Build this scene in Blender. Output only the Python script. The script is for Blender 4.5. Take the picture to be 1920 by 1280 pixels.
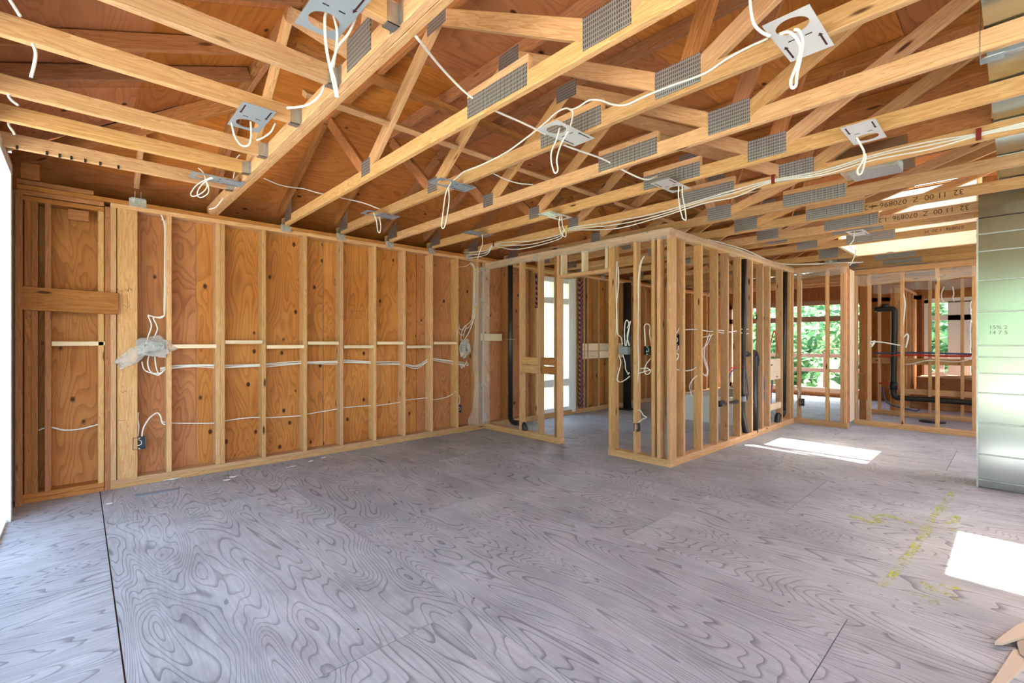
import bpy, bmesh, math, random
from mathutils import Vector as V, Matrix, noise
random.seed(7)
for o in list(bpy.data.objects): bpy.data.objects.remove(o)
scene = bpy.context.scene
COL = scene.collection

# ------------------------------------------------------------------ camera
F_PX, TH, CH = 874.4, math.radians(47.19), 1.263      # focal length in px, azimuth of view, eye height
cam = bpy.data.cameras.new('camera'); cam.sensor_width = 36; cam.lens = F_PX / 1920 * 36
cam.clip_start = 0.02; cam.clip_end = 300
camo = bpy.data.objects.new('camera', cam); COL.objects.link(camo)
camo.location = (0, 0, CH)
camo.rotation_euler = (math.radians(90), 0, TH - math.radians(90))
scene.camera = camo
# ------------------------------------------------------------------ world, sun, exposure
SUNV = V((1.35, -0.75, 3.3)).normalized()
w = bpy.data.worlds.new('world'); scene.world = w; w.use_nodes = True
nt = w.node_tree; bg = nt.nodes['Background']
sky = nt.nodes.new('ShaderNodeTexSky')
try: sky.sky_type = 'NISHITA'
except Exception: pass
sky.sun_disc = False
sky.sun_elevation = math.asin(SUNV.z); sky.sun_rotation = math.atan2(SUNV.x, SUNV.y)
sky.air_density = 1.3; sky.dust_density = 4.0; sky.ozone_density = 0.8
nt.links.new(sky.outputs[0], bg.inputs[0]); bg.inputs[1].default_value = 0.5
sun = bpy.data.lights.new('sun', 'SUN'); sun.energy = 10; sun.angle = 0.009; sun.color = (1, .95, .87)
suno = bpy.data.objects.new('sun', sun); COL.objects.link(suno)
suno.rotation_euler = (-SUNV).to_track_quat('-Z', 'Y').to_euler()
suno.location = SUNV * 30
vs = scene.view_settings
vs.view_transform = 'Standard'; vs.look = 'None'; vs.gamma = 1; vs.use_curve_mapping = False
vs.exposure = 1.92

# ------------------------------------------------------------------ pixel helpers (a pixel is a direction, the plane gives the distance)
SN, CS = math.sin(TH), math.cos(TH)
def ray(px, py):
    u = (px - 960) / F_PX; v = (640 - py) / F_PX
    return V((CS + u * SN, SN - u * CS, v))
def PX(px, py, x): d = ray(px, py); return V((0, 0, CH)) + d * (x / d.x)
def PY(px, py, y): d = ray(px, py); return V((0, 0, CH)) + d * (y / d.y)
def PZ(px, py, z): d = ray(px, py); return V((0, 0, CH)) + d * ((z - CH) / d.z)

# ------------------------------------------------------------------ materials
def lin(r, g, b): return tuple(((c / 255) / 12.92 if c / 255 <= .04045 else ((c / 255 + .055) / 1.055) ** 2.4) for c in (r, g, b)) + (1,)
class NT:
    def __init__(s, name):
        s.m = bpy.data.materials.new(name); s.m.use_nodes = True; s.t = s.m.node_tree
        s.b = s.t.nodes['Principled BSDF']; s.out = s.t.nodes['Material Output']
    def n(s, typ, **kw):
        x = s.t.nodes.new(typ)
        for k, v in kw.items():
            if isinstance(k, str) and k.startswith('i_'): x.inputs[k[2:].replace('_', ' ')].default_value = v
            else: setattr(x, k, v)
        return x
    def l(s, a, b): s.t.links.new(a, b)
    def math(s, op, a, b=None, c=None):
        x = s.n('ShaderNodeMath', operation=op)
        for i, q in enumerate((a, b, c)):
            if q is None: continue
            if isinstance(q, (int, float)): x.inputs[i].default_value = q
            else: s.l(q, x.inputs[i])
        return x.outputs[0]
    def ramp(s, fac, stops):
        x = s.n('ShaderNodeValToRGB'); e = x.color_ramp.elements
        while len(e) < len(stops): e.new(.5)
        for i, (p, c) in enumerate(stops): e[i].position = p; e[i].color = c
        s.l(fac, x.inputs[0]); return x.outputs[0]
    def mix(s, fac, a, b, mode='MIX'):
        x = s.n('ShaderNodeMix', data_type='RGBA', blend_type=mode)
        for i, q in ((0, fac), (6, a), (7, b)):
            if isinstance(q, (int, float, tuple)): x.inputs[i].default_value = q
            else: s.l(q, x.inputs[i])
        return x.outputs[2]
    def coords(s, scale, rand=40):
        tc = s.n('ShaderNodeTexCoord'); oi = s.n('ShaderNodeObjectInfo')
        r = s.math('MULTIPLY', oi.outputs['Random'], rand)
        cb = s.n('ShaderNodeCombineXYZ'); s.l(r, cb.inputs[0]); s.l(r, cb.inputs[1]); s.l(r, cb.inputs[2])
        ad = s.n('ShaderNodeVectorMath', operation='ADD'); s.l(tc.outputs['Object'], ad.inputs[0]); s.l(cb.outputs[0], ad.inputs[1])
        mp = s.n('ShaderNodeMapping'); mp.inputs['Scale'].default_value = scale; s.l(ad.outputs[0], mp.inputs[0])
        s.rnd = oi.outputs['Random']; s.base = ad.outputs[0]
        return mp.outputs[0]
def plain(name, col, rough=.6, metal=0, **kw):
    t = NT(name); t.b.inputs['Base Color'].default_value = col; t.b.inputs['Roughness'].default_value = rough
    t.b.inputs['Metallic'].default_value = metal
    return t.m
def tint(t, col, lo=.82, hi=1.15, hue=.008):
    hs = t.n('ShaderNodeHueSaturation')
    r2 = t.math('FRACT', t.math('MULTIPLY', t.rnd, 7.31))
    t.l(t.math('MULTIPLY_ADD', t.rnd, hi - lo, lo), hs.inputs['Value'])
    t.l(t.math('MULTIPLY_ADD', r2, hue, .5 - hue / 2), hs.inputs['Hue'])
    t.l(t.math('MULTIPLY_ADD', r2, .12, .92), hs.inputs['Saturation'])
    t.l(col, hs.inputs['Color']); return hs.outputs[0]
def knots(t, scale, size, seedscale=1.0, density=.35):
    mp = t.n('ShaderNodeMapping'); mp.inputs['Scale'].default_value = scale; t.l(t.base, mp.inputs[0])
    vo = t.n('ShaderNodeTexVoronoi', feature='F1'); vo.inputs['Scale'].default_value = 1; t.l(mp.outputs[0], vo.inputs['Vector'])
    wn = t.n('ShaderNodeTexWhiteNoise', noise_dimensions='3D'); t.l(vo.outputs['Color'], wn.inputs['Vector'])
    gate = t.math('LESS_THAN', wn.outputs['Value'], density)
    core = t.math('SUBTRACT', 1, t.math('SMOOTHSTEP', vo.outputs['Distance'], size * .5, size)) if False else None
    mr = t.n('ShaderNodeMapRange', interpolation_type='SMOOTHSTEP'); t.l(vo.outputs['Distance'], mr.inputs[0])
    mr.inputs[1].default_value = size * .45; mr.inputs[2].default_value = size; mr.inputs[3].default_value = 1; mr.inputs[4].default_value = 0
    return t.math('MULTIPLY', mr.outputs[0], gate)
def lumber(name, light, dark, rough=.75):
    t = NT(name); v = t.coords((1.1, 16, 16))
    n1 = t.n('ShaderNodeTexNoise', i_Scale=1.6, i_Detail=3.0, i_Distortion=.8); t.l(v, n1.inputs['Vector'])
    g = t.math('FRACT', t.math('MULTIPLY', n1.outputs['Fac'], 7))
    n2 = t.n('ShaderNodeTexNoise', i_Scale=9.0, i_Detail=4.0); t.l(v, n2.inputs['Vector'])
    f = t.math('ADD', t.math('MULTIPLY', g, .45), t.math('MULTIPLY', n2.outputs['Fac'], .6))
    c = t.ramp(f, [(.15, light), (.85, dark)])
    k = knots(t, (2.6, 11, 11), .16, density=.3)
    c = t.mix(k, c, lin(92, 52, 24))
    t.l(tint(t, c), t.b.inputs['Base Color']); t.b.inputs['Roughness'].default_value = rough
    bp = t.n('ShaderNodeBump', i_Strength=.25, i_Distance=.002); t.l(f, bp.inputs['Height']); t.l(bp.outputs[0], t.b.inputs['Normal'])
    t.b.inputs['Specular IOR Level'].default_value = .3
    return t.m
def plywood(name, light, dark, line, stretch=(.55, 2.6, 2.6), freq=16, line_amt=.55, kn=.35, knsize=.07, lo=.85, hi=1.12, rough=.7, sharp=.35, smudge=0, streak=.35, kscale=(5.5, 8, 8)):
    t = NT(name); v = t.coords(stretch)
    n1 = t.n('ShaderNodeTexNoise', i_Scale=1.25, i_Detail=2.2, i_Roughness=.45, i_Distortion=.55); t.l(v, n1.inputs['Vector'])
    saw = t.math('FRACT', t.math('MULTIPLY', n1.outputs['Fac'], freq))
    ln = t.n('ShaderNodeMapRange', interpolation_type='SMOOTHSTEP'); t.l(saw, ln.inputs[0])
    ln.inputs[1].default_value = sharp; ln.inputs[2].default_value = .96
    edge = t.math('GREATER_THAN', saw, .965)
    lf = t.math('MULTIPLY', t.math('SUBTRACT', ln.outputs[0], edge), 1.0)
    lf = t.math('MAXIMUM', lf, 0)
    n2 = t.n('ShaderNodeTexNoise', i_Scale=2.0, i_Detail=3.0); t.l(t.base, n2.inputs['Vector'])
    n3m = t.n('ShaderNodeMapping'); n3m.inputs['Scale'].default_value = (3, 60, 60); t.l(t.base, n3m.inputs[0])
    n3 = t.n('ShaderNodeTexNoise', i_Scale=1.5, i_Detail=3.0); t.l(n3m.outputs[0], n3.inputs['Vector'])
    cf = t.math('ADD', t.math('MULTIPLY', n2.outputs['Fac'], .75), t.math('MULTIPLY', n3.outputs['Fac'], streak))
    c = t.ramp(cf, [(.3, light), (.8, dark)])
    var = t.math('MULTIPLY', t.math('MULTIPLY_ADD', n2.outputs['Fac'], 1.2, .35), line_amt)
    c = t.mix(t.math('MULTIPLY', lf, var), c, line)
    if smudge:
        sm = t.n('ShaderNodeMapping'); sm.inputs['Scale'].default_value = (1.3, 3.2, 3.2); t.l(t.base, sm.inputs[0])
        n4 = t.n('ShaderNodeTexNoise', i_Scale=1.6, i_Detail=5.0, i_Roughness=.65); t.l(sm.outputs[0], n4.inputs['Vector'])
        mr4 = t.n('ShaderNodeMapRange', interpolation_type='SMOOTHSTEP'); t.l(n4.outputs['Fac'], mr4.inputs[0])
        mr4.inputs[1].default_value = .48; mr4.inputs[2].default_value = .75; mr4.inputs[4].default_value = smudge
        c = t.mix(mr4.outputs[0], c, lin(98, 90, 94))
    if kn:
        k = knots(t, kscale, knsize * 3, density=kn)
        c = t.mix(k, c, lin(70, 38, 18))
    t.l(tint(t, c, lo, hi), t.b.inputs['Base Color']); t.b.inputs['Roughness'].default_value = rough
    bp = t.n('ShaderNodeBump', i_Strength=.2, i_Distance=.002); t.l(lf, bp.inputs['Height']); t.l(bp.outputs[0], t.b.inputs['Normal'])
    t.b.inputs['Specular IOR Level'].default_value = .3
    return t.m
M = {}
M['stud'] = lumber('stud_lumber', lin(222, 182, 134), lin(188, 138, 88))
M['chord'] = lumber('truss_lumber', lin(220, 180, 130), lin(186, 136, 86))
M['brown'] = lumber('aged_lumber', lin(190, 130, 78), lin(146, 92, 50))
M['pale'] = lumber('new_pine', lin(242, 224, 196), lin(226, 200, 164))
M['ply'] = plywood('wall_plywood', lin(208, 146, 90), lin(182, 114, 62), lin(124, 68, 32), freq=24, line_amt=.42, kn=.42, knsize=.062, lo=.9, hi=1.08)
M['deck'] = plywood('roof_plywood', lin(206, 136, 74), lin(178, 104, 48), lin(128, 68, 30), line_amt=.35, kn=.3, knsize=.06)
M['floor'] = plywood('floor_plywood', lin(200, 203, 208), lin(162, 164, 169), lin(76, 75, 79), stretch=(.42, 2.0, 2.0), freq=46, line_amt=.6, smudge=.32, streak=.6, kn=.3, knsize=.016, lo=.94, hi=1.05, rough=.6, sharp=.66)
# galvanised sheet, nail plates
def galv(name, col=(.72, .74, .75, 1), rough=.3, sc=5, bump=.12, lo=.8):
    t = NT(name); v = t.coords((sc, sc, sc))
    n = t.n('ShaderNodeTexNoise', i_Scale=1.0, i_Detail=3.0); t.l(v, n.inputs['Vector'])
    t.l(t.ramp(n.outputs['Fac'], [(.3, tuple(c * lo for c in col[:3]) + (1,)), (.7, col)]), t.b.inputs['Base Color'])
    t.b.inputs['Metallic'].default_value = 1
    t.l(t.math('MULTIPLY_ADD', n.outputs['Fac'], .12, rough - .06), t.b.inputs['Roughness'])
    bp = t.n('ShaderNodeBump', i_Strength=bump, i_Distance=.01); t.l(n.outputs['Fac'], bp.inputs['Height']); t.l(bp.outputs[0], t.b.inputs['Normal'])
    return t.m
M['duct'] = galv('galvanised_sheet', col=(.46, .50, .49, 1), rough=.2, sc=1.6, bump=.03, lo=.92)
M['galv'] = galv('galvanised_bracket', col=(.62, .64, .66, 1), rough=.45, sc=30)
def toothed():
    t = NT('toothed_nail_plate'); tc = t.n('ShaderNodeTexCoord')
    sp = t.n('ShaderNodeSeparateXYZ'); t.l(tc.outputs['Object'], sp.inputs[0])
    a = t.math('FRACT', t.math('MULTIPLY', sp.outputs[0], 95)); b = t.math('FRACT', t.math('MULTIPLY_ADD', sp.outputs[2], 48, .25))
    slot = t.math('MULTIPLY', t.math('GREATER_THAN', a, .5), t.math('GREATER_THAN', b, .35))
    t.l(t.mix(slot, (.47, .48, .50, 1), (.06, .06, .065, 1)), t.b.inputs['Base Color'])
    t.l(t.math('MULTIPLY_ADD', slot, -.7, .75), t.b.inputs['Metallic']); t.b.inputs['Roughness'].default_value = .48
    bp = t.n('ShaderNodeBump', i_Strength=.5, i_Distance=.003); t.l(t.math('SUBTRACT', 1, slot), bp.inputs['Height']); t.l(bp.outputs[0], t.b.inputs['Normal'])
    return t.m
M['plate'] = toothed()
M['white_plate'] = plain('white_painted_sheet', (.74, .76, .78, 1), .4, .35)
M['cable'] = plain('white_cable_jacket', (.82, .82, .80, 1), .5)
M['yellow'] = plain('yellow_jacket', (.75, .55, .05, 1), .5)
M['red'] = plain('red_plastic', (.55, .04, .02, 1), .45)
M['darkred'] = plain('dark_red_staple', (.22, .015, .012, 1), .5)
M['arrow'] = plain('dark_maroon_print', (.05, .008, .01, 1), .7)
M['grey_sheet'] = plain('blue_grey_coated_sheet', (.27, .31, .35, 1), .5)
M['blue'] = plain('blue_plastic', (.06, .09, .22, 1), .45)
M['black'] = plain('black_abs', (.018, .018, .02, 1), .38)
M['box_black'] = plain('black_box_plastic', (.02, .024, .03, 1), .5)
M['box_grey'] = plain('grey_box_plastic', (.22, .25, .30, 1), .55)
M['box_slate'] = plain('slate_box_plastic', (.07, .09, .12, 1), .5)
M['ink'] = plain('black_ink', (.012, .012, .012, 1), .8)
M['stamp'] = plain('brown_stamp_ink', (.10, .05, .025, 1), .9)
M['white'] = plain('white_vinyl', (.84, .85, .86, 1), .4)
M['brownframe'] = plain('brown_window_frame', lin(164, 132, 112), .5)
M['tub'] = plain('white_enamel', (.8, .8, .82, 1), .25)
M['dark'] = plain('dark_block_sheet', (.03, .028, .03, 1), .9)
M['cardboard'] = plain('pale_offcut', lin(205, 188, 165), .8)
M['trunk'] = plain('bark', lin(86, 68, 52), .9)
M['siding'] = plain('white_siding', (.8, .8, .78, 1), .7)
M['darkpane'] = plain('dark_pane', (.05, .06, .07, 1), .1)
M['rail'] = plain('brown_deck_paint', lin(128, 104, 96), .7)
M['redcloth'] = None
def stripes():
    t = NT('striped_red_curtain'); tc = t.n('ShaderNodeTexCoord'); sp = t.n('ShaderNodeSeparateXYZ'); t.l(tc.outputs['Object'], sp.inputs[0])
    d = t.math('ADD', t.math('MULTIPLY', sp.outputs[0], 30), t.math('MULTIPLY', sp.outputs[2], 12))
    t.l(t.mix(t.math('GREATER_THAN', t.math('FRACT', d), .45), lin(150, 128, 124), lin(104, 26, 36)), t.b.inputs['Base Color'])
    t.b.inputs['Roughness'].default_value = .9
    return t.m
M['redcloth'] = stripes()
def poly_mat(name, alpha, rough=.25, col=(.85, .86, .88, 1)):
    t = NT(name); t.coords((9, 9, 9))
    n = t.n('ShaderNodeTexNoise', i_Scale=4.0, i_Detail=4.0); t.l(t.base, n.inputs['Vector'])
    t.b.inputs['Base Color'].default_value = col; t.b.inputs['Roughness'].default_value = rough
    t.l(t.math('MULTIPLY_ADD', n.outputs['Fac'], .35, alpha - .17), t.b.inputs['Alpha'])
    bp = t.n('ShaderNodeBump', i_Strength=.6, i_Distance=.02); t.l(n.outputs['Fac'], bp.inputs['Height']); t.l(bp.outputs[0], t.b.inputs['Normal'])
    return t.m
M['poly'] = poly_mat('clear_poly_sheet', .24)
M['bag'] = poly_mat('plastic_bag', .3, .15)
def glass():
    t = NT('window_glass'); tr = t.n('ShaderNodeBsdfTransparent'); gl = t.n('ShaderNodeBsdfGlossy'); gl.inputs['Roughness'].default_value = .02
    lw = t.n('ShaderNodeLayerWeight', i_Blend=.5); mx = t.n('ShaderNodeMixShader')
    fac = t.math('MULTIPLY_ADD', t.math('POWER', lw.outputs['Facing'], 4), .5, .03)
    tr.inputs['Color'].default_value = (.94, .96, .95, 1)
    t.l(fac, mx.inputs[0]); t.l(tr.outputs[0], mx.inputs[1]); t.l(gl.outputs[0], mx.inputs[2]); t.l(mx.outputs[0], t.out.inputs[0])
    return t.m
M['glass'] = glass()
def leafmat():
    t = NT('green_leaves'); oi = t.n('ShaderNodeObjectInfo'); g = t.n('ShaderNodeNewGeometry'); 
    c = t.ramp(g.outputs['Random Per Island'], [(0, lin(66, 112, 72)), (.5, lin(104, 152, 104)), (1, lin(156, 192, 150))])
    t.l(c, t.b.inputs['Base Color']); t.b.inputs['Roughness'].default_value = .6
    tl = t.n('ShaderNodeBsdfTranslucent'); t.l(c, tl.inputs[0]); mx = t.n('ShaderNodeMixShader'); mx.inputs[0].default_value = .4
    t.l(t.b.outputs[0], mx.inputs[1]); t.l(tl.outputs[0], mx.inputs[2]); t.l(mx.outputs[0], t.out.inputs[0])
    return t.m
M['leaf'] = leafmat()
def grassmat():
    t = NT('lawn'); v = t.coords((1, 1, 1), 0); n = t.n('ShaderNodeTexNoise', i_Scale=6.0, i_Detail=6.0); t.l(v, n.inputs['Vector'])
    t.l(t.ramp(n.outputs['Fac'], [(.3, lin(84, 112, 62)), (.7, lin(140, 156, 100))]), t.b.inputs['Base Color']); t.b.inputs['Roughness'].default_value = .95
    return t.m
M['grass'] = grassmat()
def spray():
    t = NT('yellow_spray_paint'); v = t.coords((1, 1, 1), 3)
    n = t.n('ShaderNodeTexNoise', i_Scale=45.0, i_Detail=4.0); t.l(v, n.inputs['Vector'])
    n2 = t.n('ShaderNodeTexNoise', i_Scale=7.0, i_Detail=2.0); t.l(v, n2.inputs['Vector'])
    t.b.inputs['Base Color'].default_value = lin(206, 214, 70); t.b.inputs['Roughness'].default_value = .8
    s = t.math('ADD', t.math('MULTIPLY', n.outputs['Fac'], .7), t.math('MULTIPLY', n2.outputs['Fac'], .5))
    mr = t.n('ShaderNodeMapRange'); t.l(s, mr.inputs[0]); mr.inputs[1].default_value = .52; mr.inputs[2].default_value = .74; mr.inputs[4].default_value = .62
    t.l(mr.outputs[0], t.b.inputs['Alpha'])
    return t.m
M['spray'] = spray()
M['offcut2'] = plain('grey_offcut', lin(168, 152, 136), .8)
M['bounce_slab'] = plain('bounce_concrete', lin(206, 198, 186), .9)  # for the added slab that bounces sunlight indoors

# ------------------------------------------------------------------ object helpers
def link(o, parent=None, mat=None, Mx=None):
    COL.objects.link(o)
    if mat is not None: o.data.materials.append(M[mat] if isinstance(mat, str) else mat)
    Mx = Mx or Matrix()
    if parent is not None:
        o.parent = parent
        base = Matrix(); p = parent
        while p is not None: base = base @ Matrix() ; p = p.parent
        Mx = WORLD[parent.name].inverted() @ Mx
        WORLD[o.name] = WORLD[parent.name] @ Mx
    else: WORLD[o.name] = Mx.copy()
    o.matrix_basis = Mx
    return o
WORLD = {}
def root(name, loc, label=None, cat=None, group=None, kind=None):
    o = bpy.data.objects.new(name, None); o.empty_display_size = .1
    link(o, Mx=Matrix.Translation(V(loc))); tag(o, label, cat, group, kind); return o
def tag(o, label=None, cat=None, group=None, kind=None):
    if label: o['label'] = label
    if cat: o['category'] = cat
    if group: o['group'] = group
    if kind: o['kind'] = kind
    return o
BOXC = {}
def boxmesh(L, w_, t_, ch):
    k = (round(L, 3), round(w_, 4), round(t_, 4), ch)
    if k in BOXC: return BOXC[k]
    bm = bmesh.new(); bmesh.ops.create_cube(bm, size=1)
    bmesh.ops.scale(bm, vec=(L, t_, w_), verts=bm.verts)
    if ch: bmesh.ops.bevel(bm, geom=bm.edges[:], offset=ch, segments=1, affect='EDGES')
    me = bpy.data.meshes.new('board'); bm.to_mesh(me); bm.free(); BOXC[k] = me; return me
def fr(p0, p1, up):
    x = (p1 - p0).normalized(); up = V(up); z = (up - x * up.dot(x)).normalized(); y = z.cross(x)
    m = Matrix((x, y, z)).transposed().to_4x4(); m.translation = (p0 + p1) / 2; return m
def board(name, p0, p1, w_, t_, up, mat='stud', parent=None, ch=.003):
    p0, p1 = V(p0), V(p1)
    me = boxmesh((p1 - p0).length, w_, t_, ch).copy() if False else boxmesh((p1 - p0).length, w_, t_, ch)
    me2 = me
    if me.materials and me.materials[0] is not M[mat]:
        me2 = BOXC.get((id(me), mat))
        if me2 is None: me2 = me.copy(); me2.materials.clear(); me2.materials.append(M[mat]); BOXC[(id(me), mat)] = me2
    elif not me.materials: me.materials.append(M[mat])
    o = bpy.data.objects.new(name, me2)
    return link(o, parent, None, fr(p0, p1, up))
def meshobj(name, bm, mat, parent=None, loc=(0, 0, 0), smooth=False):
    me = bpy.data.meshes.new(name); bm.to_mesh(me); bm.free()
    if smooth:
        for p in me.polygons: p.use_smooth = True
    return link(bpy.data.objects.new(name, me), parent, mat, Matrix.Translation(V(loc)))
def addbox(bm, a, b):
    vs_ = [bm.verts.new((x, y, z)) for x in (a[0], b[0]) for y in (a[1], b[1]) for z in (a[2], b[2])]
    for f in ((0, 1, 3, 2), (4, 6, 7, 5), (0, 4, 5, 1), (2, 3, 7, 6), (0, 2, 6, 4), (1, 5, 7, 3)): bm.faces.new([vs_[i] for i in f])
def boxes(name, lst, mat, parent=None, loc=(0, 0, 0)):
    bm = bmesh.new()
    for a, b in lst: addbox(bm, a, b)
    bmesh.ops.recalc_face_normals(bm, faces=bm.faces[:])
    return meshobj(name, bm, mat, parent, loc)
def catmull(pts, n=6):
    pts = [V(p) for p in pts]
    if len(pts) < 3: return pts
    out = []
    P = [pts[0] * 2 - pts[1]] + pts + [pts[-1] * 2 - pts[-2]]
    for i in range(1, len(P) - 2):
        a, b, c, d = P[i - 1:i + 3]
        for k in range(n):
            t = k / n
            out.append(.5 * ((2 * b) + (c - a) * t + (2 * a - 5 * b + 4 * c - d) * t * t + (3 * b - a - 3 * c + d) * t ** 3))
    out.append(pts[-1]); return out
def tube_bm(bm, pts, r, sides=7, smooth=6):
    pts = catmull(pts, smooth) if smooth else [V(p) for p in pts]
    q = [pts[0]]
    for p in pts[1:]:
        if (p - q[-1]).length > 1e-4: q.append(p)
    pts = q
    rings = []; ref = V((.3, .2, .93))
    for i, p in enumerate(pts):
        d = (pts[min(i + 1, len(pts) - 1)] - pts[max(i - 1, 0)]).normalized()
        u = d.cross(ref)
        if u.length < 1e-3: u = d.cross(V((1, 0, 0)))
        u.normalize(); v = d.cross(u).normalized(); ref = u.cross(d)
        rings.append([bm.verts.new(p + (u * math.cos(a) + v * math.sin(a)) * r) for a in [2 * math.pi * k / sides for k in range(sides)]])
    for a, b in zip(rings, rings[1:]):
        for k in range(sides): bm.faces.new((a[k], a[(k + 1) % sides], b[(k + 1) % sides], b[k]))
    bm.faces.new(rings[0][::-1]); bm.faces.new(rings[-1])
def tube(name, pts, r, mat, parent=None, sides=7, smooth=6):
    pts = [V(p) for p in pts]; o0 = pts[0].copy()
    bm = bmesh.new(); tube_bm(bm, [p - o0 for p in pts], r, sides, smooth)
    bmesh.ops.recalc_face_normals(bm, faces=bm.faces[:])
    return meshobj(name, bm, mat, parent, o0, True)
def cable(label, pts, r=.0045, mat='cable', name='electrical_cable', group=None, cat='cable'):
    return tag(tube(name, pts, r, mat), label, cat, group)
def text(name, s, size, mat, parent, Mx):
    cu = bpy.data.curves.new(name, 'FONT'); cu.body = s; cu.size = size; cu.align_x = 'CENTER'; cu.align_y = 'CENTER'; cu.resolution_u = 3
    tmp = bpy.data.objects.new('tmp', cu); COL.objects.link(tmp)
    dg = bpy.context.evaluated_depsgraph_get(); me = bpy.data.meshes.new_from_object(tmp.evaluated_get(dg))
    bpy.data.objects.remove(tmp); me.materials.clear()
    o = link(bpy.data.objects.new(name, me), parent, mat, Mx); o['kind'] = 'stuff'; return o
def axes(loc, x, y):
    x, y = V(x).normalized(), V(y).normalized(); m = Matrix((x, y, x.cross(y))).transposed().to_4x4(); m.translation = V(loc); return m

# ================================================================== SETTING
YW = 5.24        # inner face of the left (long) wall studs
XW = -.375       # inner face of the near left wall
XD = 4.32        # doorway wall
YP = 2.34        # plumbing partition
ZC = 2.483       # underside of the truss bottom chords
ZT = 3.20        # underside of the flat top chords
ZD = 3.292       # underside of roof deck
XEND, YEND = 12.5, -2.7

# floor: plywood sheets with open joints
floor = root('floor', (4, 1.5, 0), kind='structure')
def sheet(x0, x1, y0, y1, along='y'):
    g = .002
    if along == 'y': board('plywood_sheet', ((x0 + x1) / 2, y0 + g, -.009), ((x0 + x1) / 2, y1 - g, -.009), x1 - x0 - 2 * g, .018, (1, 0, 0), 'floor', floor, 0)
    else: board('plywood_sheet', (x0 + g, (y0 + y1) / 2, -.009), (x1 - g, (y0 + y1) / 2, -.009), y1 - y0 - 2 * g, .018, (0, 1, 0), 'floor', floor, 0)
offs = [4.22, 2.96, 1.72, 3.6, 1.66, 2.9, 4.1, 2.3, 3.3, 1.9, 2.7]
cx = .125; ci = 0
while cx < XEND:
    x1 = min(cx + 1.22, XEND + .1); y = offs[ci % len(offs)]
    cuts = [y]
    while cuts[-1] < YW + .14: cuts.append(cuts[-1] + 2.44)
    while cuts[0] > YEND: cuts.insert(0, cuts[0] - 2.44)
    cuts = [max(YEND - .14, min(YW + .14, c)) for c in cuts]
    for a, b in zip(cuts, cuts[1:]):
        if b - a > .02: sheet(cx, x1, a, b)
    cx = x1; ci += 1
for a, b in ((YEND - .14, -.4), (-.4, .82), (.82, 2.04), (2.04, 3.26), (3.26, 4.48), (4.48, YW + .14)): sheet(XW - .14, .1225, a, b, 'x')
boxes('subfloor_beam', [((-4.6, -4.4, -.30), (8.6, 4.0, -.022))], 'brown', floor, (4, 1.5, 0))

# ---- left wall
wl = root('wall_left', (2, YW, 0), kind='structure')
def vstud(wall, x, y, z0, z1, w=.14, t=.038, d=(0, 1, 0), mat='stud', name='stud'):
    return board(name, (x, y, z0), (x, y, z1), w, t, d, mat, wall)
def lwx(px): return PY(px, 640, YW).x
studx = [lwx(p) - .019 for p in (322, 422, 499, 576, 644, 706, 761, 812, 860, 897.6)]
for x in studx: vstud(wl, x, YW + .07, .076, 2.408)
vstud(wl, lwx(422) - .058, YW + .07, .076, 2.408)
vstud(wl, .21, YW + .07, .076, 2.408)
vstud(wl, .172, YW + .07, .0, 2.408, mat='brown')
board('post_face_board', (.303, YW + .019, .076), (.303, YW + .019, 2.408), .136, .038, (1, 0, 0), 'stud', wl)
vstud(wl, 4.29, YW + .07, .076, 2.408, mat='stud')
vstud(wl, 4.22, YW + .07, .076, 2.408, mat='brown')
# section left of the joint
vstud(wl, .13, YW + .07, .07, 2.36, mat='stud')
vstud(wl, lwx(90), YW + .07, .07, 2.36, mat='brown')
vstud(wl, -.30, YW + .07, .07, 2.40, mat='brown'); vstud(wl, -.262, YW + .07, .07, 2.40, mat='brown')
vstud(wl, -.345, YW - .01, .0, 2.42, mat='brown', w=.1)
for z in (.019, .057):
    board('bottom_plate', (.19, YW + .07, z), (XEND, YW + .07, z), .14, .038, (0, 1, 0), 'stud', wl)
    board('bottom_plate', (-.36, YW + .07, z - .003), (.15, YW + .07, z - .003), .14, .036, (0, 1, 0), 'brown', wl)
for z, a in ((2.427, .19), (2.465, -.36)):
    board('top_plate', (a, YW + .07, z), (XEND, YW + .07, z), .14, .038, (0, 1, 0), 'stud' if z < 2.45 else 'brown', wl)
board('top_plate', (-.36, YW + .07, 2.38), (.15, YW + .07, 2.38), .14, .038, (0, 1, 0), 'brown', wl)
board('top_plate', (-.36, YW + .07, 2.425), (.15, YW + .07, 2.425), .14, .038, (0, 1, 0), 'brown', wl)
board('top_plate', (-.36, YW + .05, 2.505), (.085, YW + .05, 2.505), .1, .038, (0, 1, 0), 'brown', wl)
board('blocking', (-.34, YW + .05, 2.60), (-.235, YW + .05, 2.60), .13, .05, (0, 0, 1), 'brown', wl)
board('blocking', (-.075, YW + .03, 2.305), (.055, YW + .03, 2.305), .085, .038, (0, 0, 1), 'brown', wl)
a, b = PY(10, 562, YW - .02), PY(221, 566, YW - .02)
board('ledger_board', (-.365, YW - .019, 1.60), (.243, YW - .019, 1.585), .182, .038, (0, 0, 1), 'brown', wl)
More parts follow.
